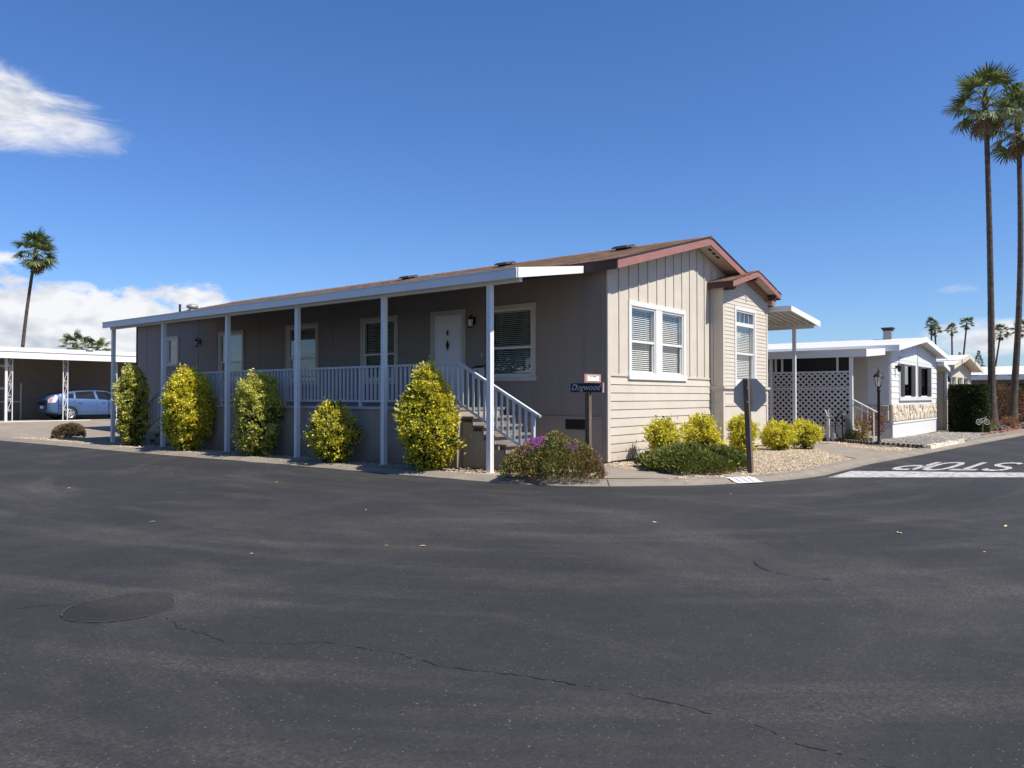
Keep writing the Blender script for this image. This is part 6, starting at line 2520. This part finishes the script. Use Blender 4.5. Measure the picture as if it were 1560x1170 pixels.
def leafy(name, label, base, rx, ry, h, n, seed, pal, leaf=.06, box=0.0, cat='shrub', group=None, m='leaf'):
    rs = np.random.RandomState(seed)
    x0, y0, z0 = base
    t = thing(name, label, cat, base, group)
    if box:
        a = rs.uniform(0, 2 * np.pi, n)
        u = rs.rand(n)
        topm = rs.rand(n) < .22
        pw = 1.0 / ((np.abs(np.cos(a)) ** box + np.abs(np.sin(a)) ** box) ** (1 / box))
        rr = pw * np.where(topm, np.sqrt(rs.rand(n)), 1 - .14 * rs.rand(n) ** 2)
        taper = 1 - .10 * (1 - u) - .12 * np.clip((u - .88) / .12, 0, 1)
        wav = 1 + .035 * np.sin(7 * a + 5 * u) + .03 * np.sin(11 * u + 3 * a)
        pos = np.stack([x0 + rx * rr * taper * wav * np.cos(a), y0 + ry * rr * taper * wav * np.sin(a), z0 + h * np.where(topm, 1 - .03 * rs.rand(n), u)], 1)
        out = np.stack([np.cos(a), np.sin(a), np.where(topm, 1.5, .35)], 1)
    else:
        d = rs.normal(0, 1, (n, 3))
        d /= np.linalg.norm(d, axis=1, keepdims=True)
        r = rs.rand(n) ** .35
        lump = 1 + .18 * np.sin(4 * d[:, 0] + 3 * d[:, 2] + seed) * np.sin(5 * d[:, 1] + seed)
        pos = np.stack([x0 + rx * r * lump * d[:, 0], y0 + ry * r * lump * d[:, 1], z0 + h * .5 + h * .5 * r * lump * d[:, 2]], 1)
        out = d + np.array((0, 0, .5))
    if box:
        ring = []
        for k in range(20):
            t_ = 2 * math.pi * k / 20
            p_ = 1.0 / ((abs(math.cos(t_)) ** box + abs(math.sin(t_)) ** box) ** (1 / box))
            ring.append((x0 + rx * .80 * p_ * math.cos(t_), y0 + ry * .80 * p_ * math.sin(t_), z0 - .02))
        MB().prism(ring, (0, 0, h * .93)).build('inner_growth', M['hedge_core'], t)
    dirs = rs.normal(0, .7, (n, 3)) + out
    L = leaf * rs.uniform(.6, 1.3, n)
    V, F = leaf_arrays(pos, dirs, rs.normal(0, 1, (n, 3)), L, L * .5)
    pal = np.array(pal)
    cc = pal[rs.randint(0, len(pal), n)] * rs.uniform(.7, 1.25, n)[:, None]
    foliage_obj('foliage', V, F, cc, t, m)
    st = MB()
    rb = random.Random(seed)
    for k in range(5):
        a = rb.uniform(0, 6.28)
        st.tube([(x0, y0, z0 - .05), (x0 + rx * .3 * math.cos(a), y0 + ry * .3 * math.sin(a), z0 + h * .4), (x0 + rx * .6 * math.cos(a), y0 + ry * .6 * math.sin(a), z0 + h * .8)], [.03, .02, .008], 6)
    st.build('stems', M['bark'], t, smooth=True)
    return t


leafy('rust_shrub', 'rust-red shrub against the white home behind the lamp post', (14.3, -1.75, DZ1), .55, .5, 1.05, 1500, 101, RUST, .07)
leafy('potted_plant', 'yellow and green leafy plant beside the porch steps', (12.15, -1.98, DZ1), .28, .26, .75, 700, 102, [(.40, .28, .05), (.30, .22, .05), (.10, .13, .04), (.34, .15, .05)], .07)
leafy('small_plant', 'low dark green plant at the foot of the hose stand', (12.0, -1.72, DZ1), .22, .2, .42, 400, 103, [(.05, .09, .03), (.07, .11, .03)], .06)
HG = [(.02, .032, .011), (.03, .045, .014), (.042, .056, .017), (.06, .068, .02)]
hz = float(zg(24))
leafy('clipped_hedge', 'tall boxy clipped dark green hedge beside the cream home', (24.0, -3.35, hz), .78, .72, 2.02, 26000, 104, HG, .075, box=4.0, cat='hedge')
leafy('clipped_hedge', 'narrow brown-green clipped hedge between tallest palm and boxy hedge', (26.9, -3.1, float(zg(27))), .75, .5, 2.0, 14000, 105, HG + [(.12, .07, .03)], .075, box=4.0, cat='hedge')
leafy('rust_shrub', 'tall reddish-brown shrub between the two tall palm trunks', (35.5, -3.5, float(zg(35))), 1.1, 1.1, 2.3, 5200, 106, [(.16, .06, .035), (.11, .05, .03), (.20, .09, .04), (.08, .06, .03)], .09)
leafy('green_shrub', 'tall dark green shrub beyond the paler palm trunk', (39.5, -5.6, float(zg(39))), 1.6, 1.2, 2.5, 6000, 107, HG + [(.10, .12, .04)], .10)
leafy('green_shrub', 'dense dark green shrub mass before the long white roof', (42.5, -3.2, float(zg(42))), 2.2, 1.6, 2.3, 7000, 108, HG, .11)
leafy('rust_shrub', 'low orange-red plant at the foot of the two palms', (29.6, -4.25, float(zg(30))), .55, .4, .62, 900, 109, RUST + [(.36, .22, .07)], .07)
leafy('small_plant', 'small yellow-green plant at the foot of the boxy hedge', (25.1, -3.95, hz), .3, .25, .5, 500, 110, [(.20, .20, .05), (.28, .22, .06), (.10, .12, .04)], .06)
leafy('small_plant', 'small flowering plant beside the cream home wall', (25.4, -2.75, hz), .3, .3, .5, 450, 111, [(.22, .20, .06), (.34, .28, .12), (.10, .12, .04)], .06)
# rock rings round the palms
for (px, py, lb) in ((28.15, -3.7, 'dark rock ring round the foot of the tallest palm'), (32.3, -4.06, 'dark rock ring round the foot of the paler palm')):
    t = thing('rock_ring', lb, 'rocks', (px, py, float(zg(px))))
    for k in range(18):
        a = 2 * math.pi * k / 18
        r = rsn.uniform(.11, .17)
        q = MB()
        q.lathe([(.02, -.05), (r, -.03), (r * .95, r * .7), (r * .55, r * 1.25), (.02, r * 1.35)], (px + .78 * math.cos(a) + rsn.uniform(-.04, .04), py + .62 * math.sin(a), float(zg(px))), 7)
        q.build('rock', M['edging_dark'], t)

# scalloped edging and border stones
ed = thing('scalloped_edging', 'dark scalloped brick edging along the white home gravel', 'edging', (11.3, -2.3, 0))
pts = resample([(12.75, -.3), (11.8, -1.62), (10.85, -2.62), (9.95, -4.2)], .15)
eme = MB()
eme.prism([(-.07, -.03, -.05), (.07, -.03, -.05), (.07, -.03, .06), (.045, -.03, .10), (0, -.03, .115), (-.045, -.03, .10), (-.07, -.03, .06)], (0, .06, 0))
em = eme.mesh('edging_block', M['edging_dark'])
for i in range(len(pts) - 1):
    t = pts[i + 1] - pts[i]
    if t.length < 1e-4:
        continue
    p = pts[i]
    link('edging_block', em, ed, (p.x, p.y, float(zg(p.x))), (rsn.uniform(-.08, .08), rsn.uniform(-.08, .08), math.atan2(t.y, t.x)))
bs = thing('border_stones', 'pale rough border stones along the street before the white home', 'edging', (12, -4.4, 0))
x = 10.0
while x < 14.4:
    w = rsn.uniform(.18, .34)
    q = MB()
    y = -4.28 - (x - 10) * .042
    h = rsn.uniform(.09, .14)
    z = float(zg(x))
    q.hexa([(x, y - .09, z - .05), (x + w * .95, y - .10, z - .05), (x + w * .95, y + .09, z - .05), (x, y + .10, z - .05),
            (x + .03, y - .06, z + h), (x + w * .9, y - .07, z + h * rsn.uniform(.8, 1.1)), (x + w * .88, y + .06, z + h), (x + .04, y + .05, z + h * .9)])
    q.build('stone', M['rock_pale'], bs, bevel=.015)
    x += w
rbk = thing('brick_border', 'low red brick border before the clipped hedge', 'edging', (25, -4.3, hz))
brick = MB().box(-.1, .1, -.05, .05, -.04, .07).mesh('brick', M['brick_red'])
for i in range(52):
    x = 20.6 + i * .215
    link('brick', brick, rbk, (x, -4.28 - .018 * (x - 21) + rsn.uniform(-.02, .02), float(zg(x))), (0, 0, rsn.uniform(-.12, .12)))
# bicycle garden ornament
bi = thing('garden_bicycle', 'small white wire bicycle ornament before the boxy hedge', 'ornament', (23.0, -3.95, hz))
BC, BD, BH = Vector((22.85, -4.0, 0)), Vector((.62, -.78, 0)), .50


def bp3(u, h):
    return BC + BD * u + Vector((0, 0, hz + h))


q = MB()
for wx in (-.17, .17):
    q.tube([bp3(wx + .11 * math.cos(a), BH + .11 * math.sin(a)) for a in [2 * math.pi * k / 20 for k in range(21)]], .010, 5)
    for k in range(4):
        a = k * math.pi / 4
        q.bar(bp3(wx - .10 * math.cos(a), BH - .10 * math.sin(a)), bp3(wx + .10 * math.cos(a), BH + .10 * math.sin(a)), .006)
tag(q.build('wheels', M['alu'], bi, smooth=True), kind='stuff')
q = MB()
for a, b in (((-.17, BH), (0, BH - .02)), ((-.17, BH), (-.05, BH + .15)), ((0, BH - .02), (-.05, BH + .15)), ((-.05, BH + .15), (.12, BH + .16)), ((0, BH - .02), (.12, BH + .16)), ((.12, BH + .16), (.17, BH)), ((.08, BH + .21), (.16, BH + .2)), ((0, -.03), (0, BH - .02))):
    q.bar(bp3(*a), bp3(*b), .013)
q.build('bicycle_frame', M['alu'], bi)

# ================================================================ cream home
DZ2 = -.16
cr = thing('cream_home', 'cream lap-sided mobile home with gabled front behind the hedge', 'house', (30.5, 3, DZ2))
CX0, CX1, CY = 26.4, 34.6, -2.0
CR, CZR, CEL, CER = 30.5, 3.52, 25.9, 35.1
csl = (CZR - 2.86) / (CR - CEL)
ctop = lambda x: CZR - csl * abs(x - CR)
FC = FY(CY)
cw = (28.0, 33.4, 1.1, 2.5)
mb = wall_grid(MB(), FC, CX0, CX1, DZ2, lambda u: ctop(u) - .13, [opening(*cw)], .12, (CR,))
cwall = mb.build('gable_wall', M['cream_siding'], cr)
MB().box(CX0, CX0 + .12, CY + .121, 12, DZ2, 2.78).build('side_wall', M['cream_siding'], cr)
MB().box(CX1 - .12, CX1, CY + .121, 12, DZ2, 2.78).build('rear_wall', M['cream_siding'], cr)
z = .3
while z < 3.2:
    z2 = z + .22
    xl, xr = CX0 + .05, CX1 - .05
    if z2 > ctop(CX0) - .14:
        lim = (CZR - .15 - z2) / csl
        xl, xr = max(xl, CR - lim), min(xr, CR + lim)
    if xr - xl > .3:
        if z2 > cw[2] + .02 and z < cw[3] - .02:
            lap(FC, xl, cw[0], z, z2, M['cream_siding'], cwall, .028)
            lap(FC, cw[1], xr, z, z2, M['cream_siding'], cwall, .028)
        else:
            lap(FC, xl, xr, z, z2, M['cream_siding'], cwall, .028)
    z += .22
cwin = window(cr, FC, *cw, tw=.12, splits=((29.5, 29.9), (31.4, 31.8)), meet=None, blind=True, casing='cream_siding', td=.06)
MB().prism([(cw[0] - .2, CY - .055, cw[3] + .001), (cw[1] + .2, CY - .055, cw[3] + .001), (cw[1] + .2, CY - .055, cw[3] + .08), (CR, CY - .055, cw[3] + .3), (cw[0] - .2, CY - .055, cw[3] + .08)], (0, .05, 0)).build('window_head', M['cream_siding'], cwin)
MB().box(CX0 - .05, CX0 + .35, CY - .12, CY - .03, DZ2, 2.7).build('corner_board', M['cream_siding'], cr)
MB().box(27.45, 27.62, CY - .16, CY - .03, DZ2, 1.95).build('trellis_post', M['cream_siding'], cr)
rf = MB()
for xa, xb in ((CEL, CR), (CR, CER)):
    rf.hexa([(xa, -2.5, ctop(xa) - .12), (xb, -2.5, ctop(xb) - .12), (xb, 12.4, ctop(xb) - .12), (xa, 12.4, ctop(xa) - .12),
             (xa, -2.5, ctop(xa)), (xb, -2.5, ctop(xb)), (xb, 12.4, ctop(xb)), (xa, 12.4, ctop(xa))])
crf = rf.build('roof', M['white_roof'], cr)
for xa, xb in ((CEL, CR), (CR, CER)):
    MB().hexa([(xa, -2.535, ctop(xa) - .19), (xb, -2.535, ctop(xb) - .19), (xb, -2.502, ctop(xb) - .19), (xa, -2.502, ctop(xa) - .19),
               (xa, -2.535, ctop(xa) + .02), (xb, -2.535, ctop(xb) + .02), (xb, -2.502, ctop(xb) + .02), (xa, -2.502, ctop(xa) + .02)]).build('rake_board', M['cream_siding'], crf)
MB().box(CEL - .03, CEL - .001, -2.535, 12.4, ctop(CEL) - .20, ctop(CEL) + .01).build('eave_fascia', M['cream_siding'], crf)
wall_l = thing('wall_lantern', 'small dark lantern on the cream home front wall', 'lamp', (27.0, CY - .1, 2.25))
MB().lathe([(.02, -.16), (.05, -.14), (.07, .04), (.09, .05), (.03, .12), (.01, .15)], (27.0, CY - .13, 2.25), 6).build('lantern', M['black_metal'], wall_l)
MB().box(26.96, 27.04, CY - .10, CY - .03, 2.20, 2.30).build('bracket', M['black_metal'], wall_l)
wl2 = thing('wall_lantern', 'small dark lantern on the white home beside the shuttered window', 'lamp', (15.8, WY - .1, 2.5))
MB().lathe([(.02, -.16), (.05, -.14), (.07, .04), (.09, .05), (.03, .12), (.01, .15)], (15.8, WY - .15, 2.45), 6).build('lantern', M['black_metal'], wl2)
MB().box(15.76, 15.84, WY - .12, WY - .03, 2.42, 2.52).build('bracket', M['black_metal'], wl2)

# ================================================================ far home with the long white roof
fh = thing('far_home', 'distant home with a long white ribbed roof behind the palms', 'house', (52, 4, -.35))
FZ = float(zg(50))
MB().box(50.3, 58, -5.3, 22, FZ, 2.75).build('wall', M['carport_wall'], fh)
MB().hexa([(48.6, -5.8, 2.85), (53.5, -5.8, 3.55), (53.5, 22.5, 3.55), (48.6, 22.5, 2.85), (48.6, -5.8, 2.95), (53.5, -5.8, 3.65), (53.5, 22.5, 3.65), (48.6, 22.5, 2.95)]).build('roof', M['white_roof'], fh)
MB().hexa([(53.51, -5.8, 3.55), (59, -5.8, 2.85), (59, 22.5, 2.85), (53.51, 22.5, 3.55), (53.51, -5.8, 3.65), (59, -5.8, 2.95), (59, 22.5, 2.95), (53.51, 22.5, 3.65)]).build('roof', M['white_roof'], fh)
MB().box(48.52, 48.598, -5.8, 22.5, 2.58, 2.94).build('fascia', M['awning_white'], fh)
for i in range(24):
    y = -5.2 + i * 1.16
    MB().box(48.50, 48.519, y, y + .55, 2.86, 2.89).build('fascia_slot', M['vent_dark'], fh)
for i in range(8):
    y = -5.0 + i * 3.6
    MB().box(48.75, 48.85, y, y + .10, FZ, 2.6).build('post', M['awning_white'], fh)
for i in range(4):
    y = -3.6 + i * 5
    MB().box(50.22, 50.298, y, y + 1.6, 1.0, 2.3).build('window', M['car_glass'], fh)

# ================================================================ across the road (out of frame; mirrored in the porch windows)
def plain_home(label, x0, x1, y0, y1, wall_m, roof_m, seed):
    t = thing('roadside_home', label, 'house', ((x0 + x1) / 2, (y0 + y1) / 2, 0))
    MB().box(x0, x1, y0, y1, -.05, 2.7).build('wall', M[wall_m], t)
    xm = (x0 + x1) / 2
    MB().hexa([(x0 - .5, y0 - .5, 2.72), (xm, y0 - .5, 3.5), (xm, y1 + .5, 3.5), (x0 - .5, y1 + .5, 2.72), (x0 - .5, y0 - .5, 2.84), (xm, y0 - .5, 3.62), (xm, y1 + .5, 3.62), (x0 - .5, y1 + .5, 2.84)]).build('roof', M[roof_m], t)
    MB().hexa([(xm + .002, y0 - .5, 3.5), (x1 + 2.6, y0 - .5, 2.45), (x1 + 2.6, y1 + .5, 2.45), (xm + .002, y1 + .5, 3.5), (xm + .002, y0 - .5, 3.62), (x1 + 2.6, y0 - .5, 2.57), (x1 + 2.6, y1 + .5, 2.57), (xm + .002, y1 + .5, 3.62)]).build('roof', M[roof_m], t)
    y = y0 + 1.5
    while y < y1 - 2:
        MB().box(x1 + .002, x1 + .05, y, y + 1.3, .9, 2.1).build('window', M['car_glass'], t)
        MB().box(x1 + 2.35, x1 + 2.45, y + 1.5, y + 1.6, -.05, 2.47).build('post', M['awning_white'], t)
        y += 3.6


plain_home('tan mobile home across the road from the porch', -33, -25, 4, 22, 'wall_panel_shaded', 'white_roof', 1)
plain_home('grey mobile home across the road from the carport', -34, -26, 27, 46, 'carport_wall', 'white_roof', 2)


def broad_tree(label, x, y, h, r, seed):
    rs = np.random.RandomState(seed)
    t = thing('broad_tree', label, 'tree', (x, y, 0), 'trees across the road')
    n = 15000
    ncl = 110
    d = rs.normal(0, 1, (ncl, 3))
    d /= np.linalg.norm(d, axis=1, keepdims=True)
    cen = d * (rs.rand(ncl, 1) ** .4) * np.array((r, r, r * .75)) + np.array((x, y, h - r * .7))
    ci = rs.randint(0, ncl, n)
    pos = cen[ci] + rs.normal(0, r * .13, (n, 3))
    L = rs.uniform(.2, .4, n)
    V, F = leaf_arrays(pos, rs.normal(0, 1, (n, 3)), rs.normal(0, 1, (n, 3)), L, L * .55)
    cc = np.array(HG)[rs.randint(0, 4, n)] * 1.4
    foliage_obj('crown', V, F, cc, t, 'leaf')
    tr = MB().tube([(x, y, -.1), (x + .1, y, h * .35), (x, y + .1, h * .7)], [.22, .17, .06], 9)
    for k in range(6):
        a = k * 1.05
        tr.tube([(x + .05, y, h * (.3 + .04 * k)), (x + r * .35 * math.cos(a), y + r * .35 * math.sin(a), h * .55), (x + r * .7 * math.cos(a), y + r * .7 * math.sin(a), h * .72)], [.1, .06, .02], 6)
    tr.build('trunk', M['bark'], t, smooth=True)


broad_tree('spreading green tree before the tan home across the road', -22.5, 13, 6.5, 2.6, 1)
broad_tree('tall green tree between the two homes across the road', -25, 24.5, 8.5, 3.4, 2)
broad_tree('rounded green tree before the grey home across the road', -23, 34, 6.0, 2.5, 3)
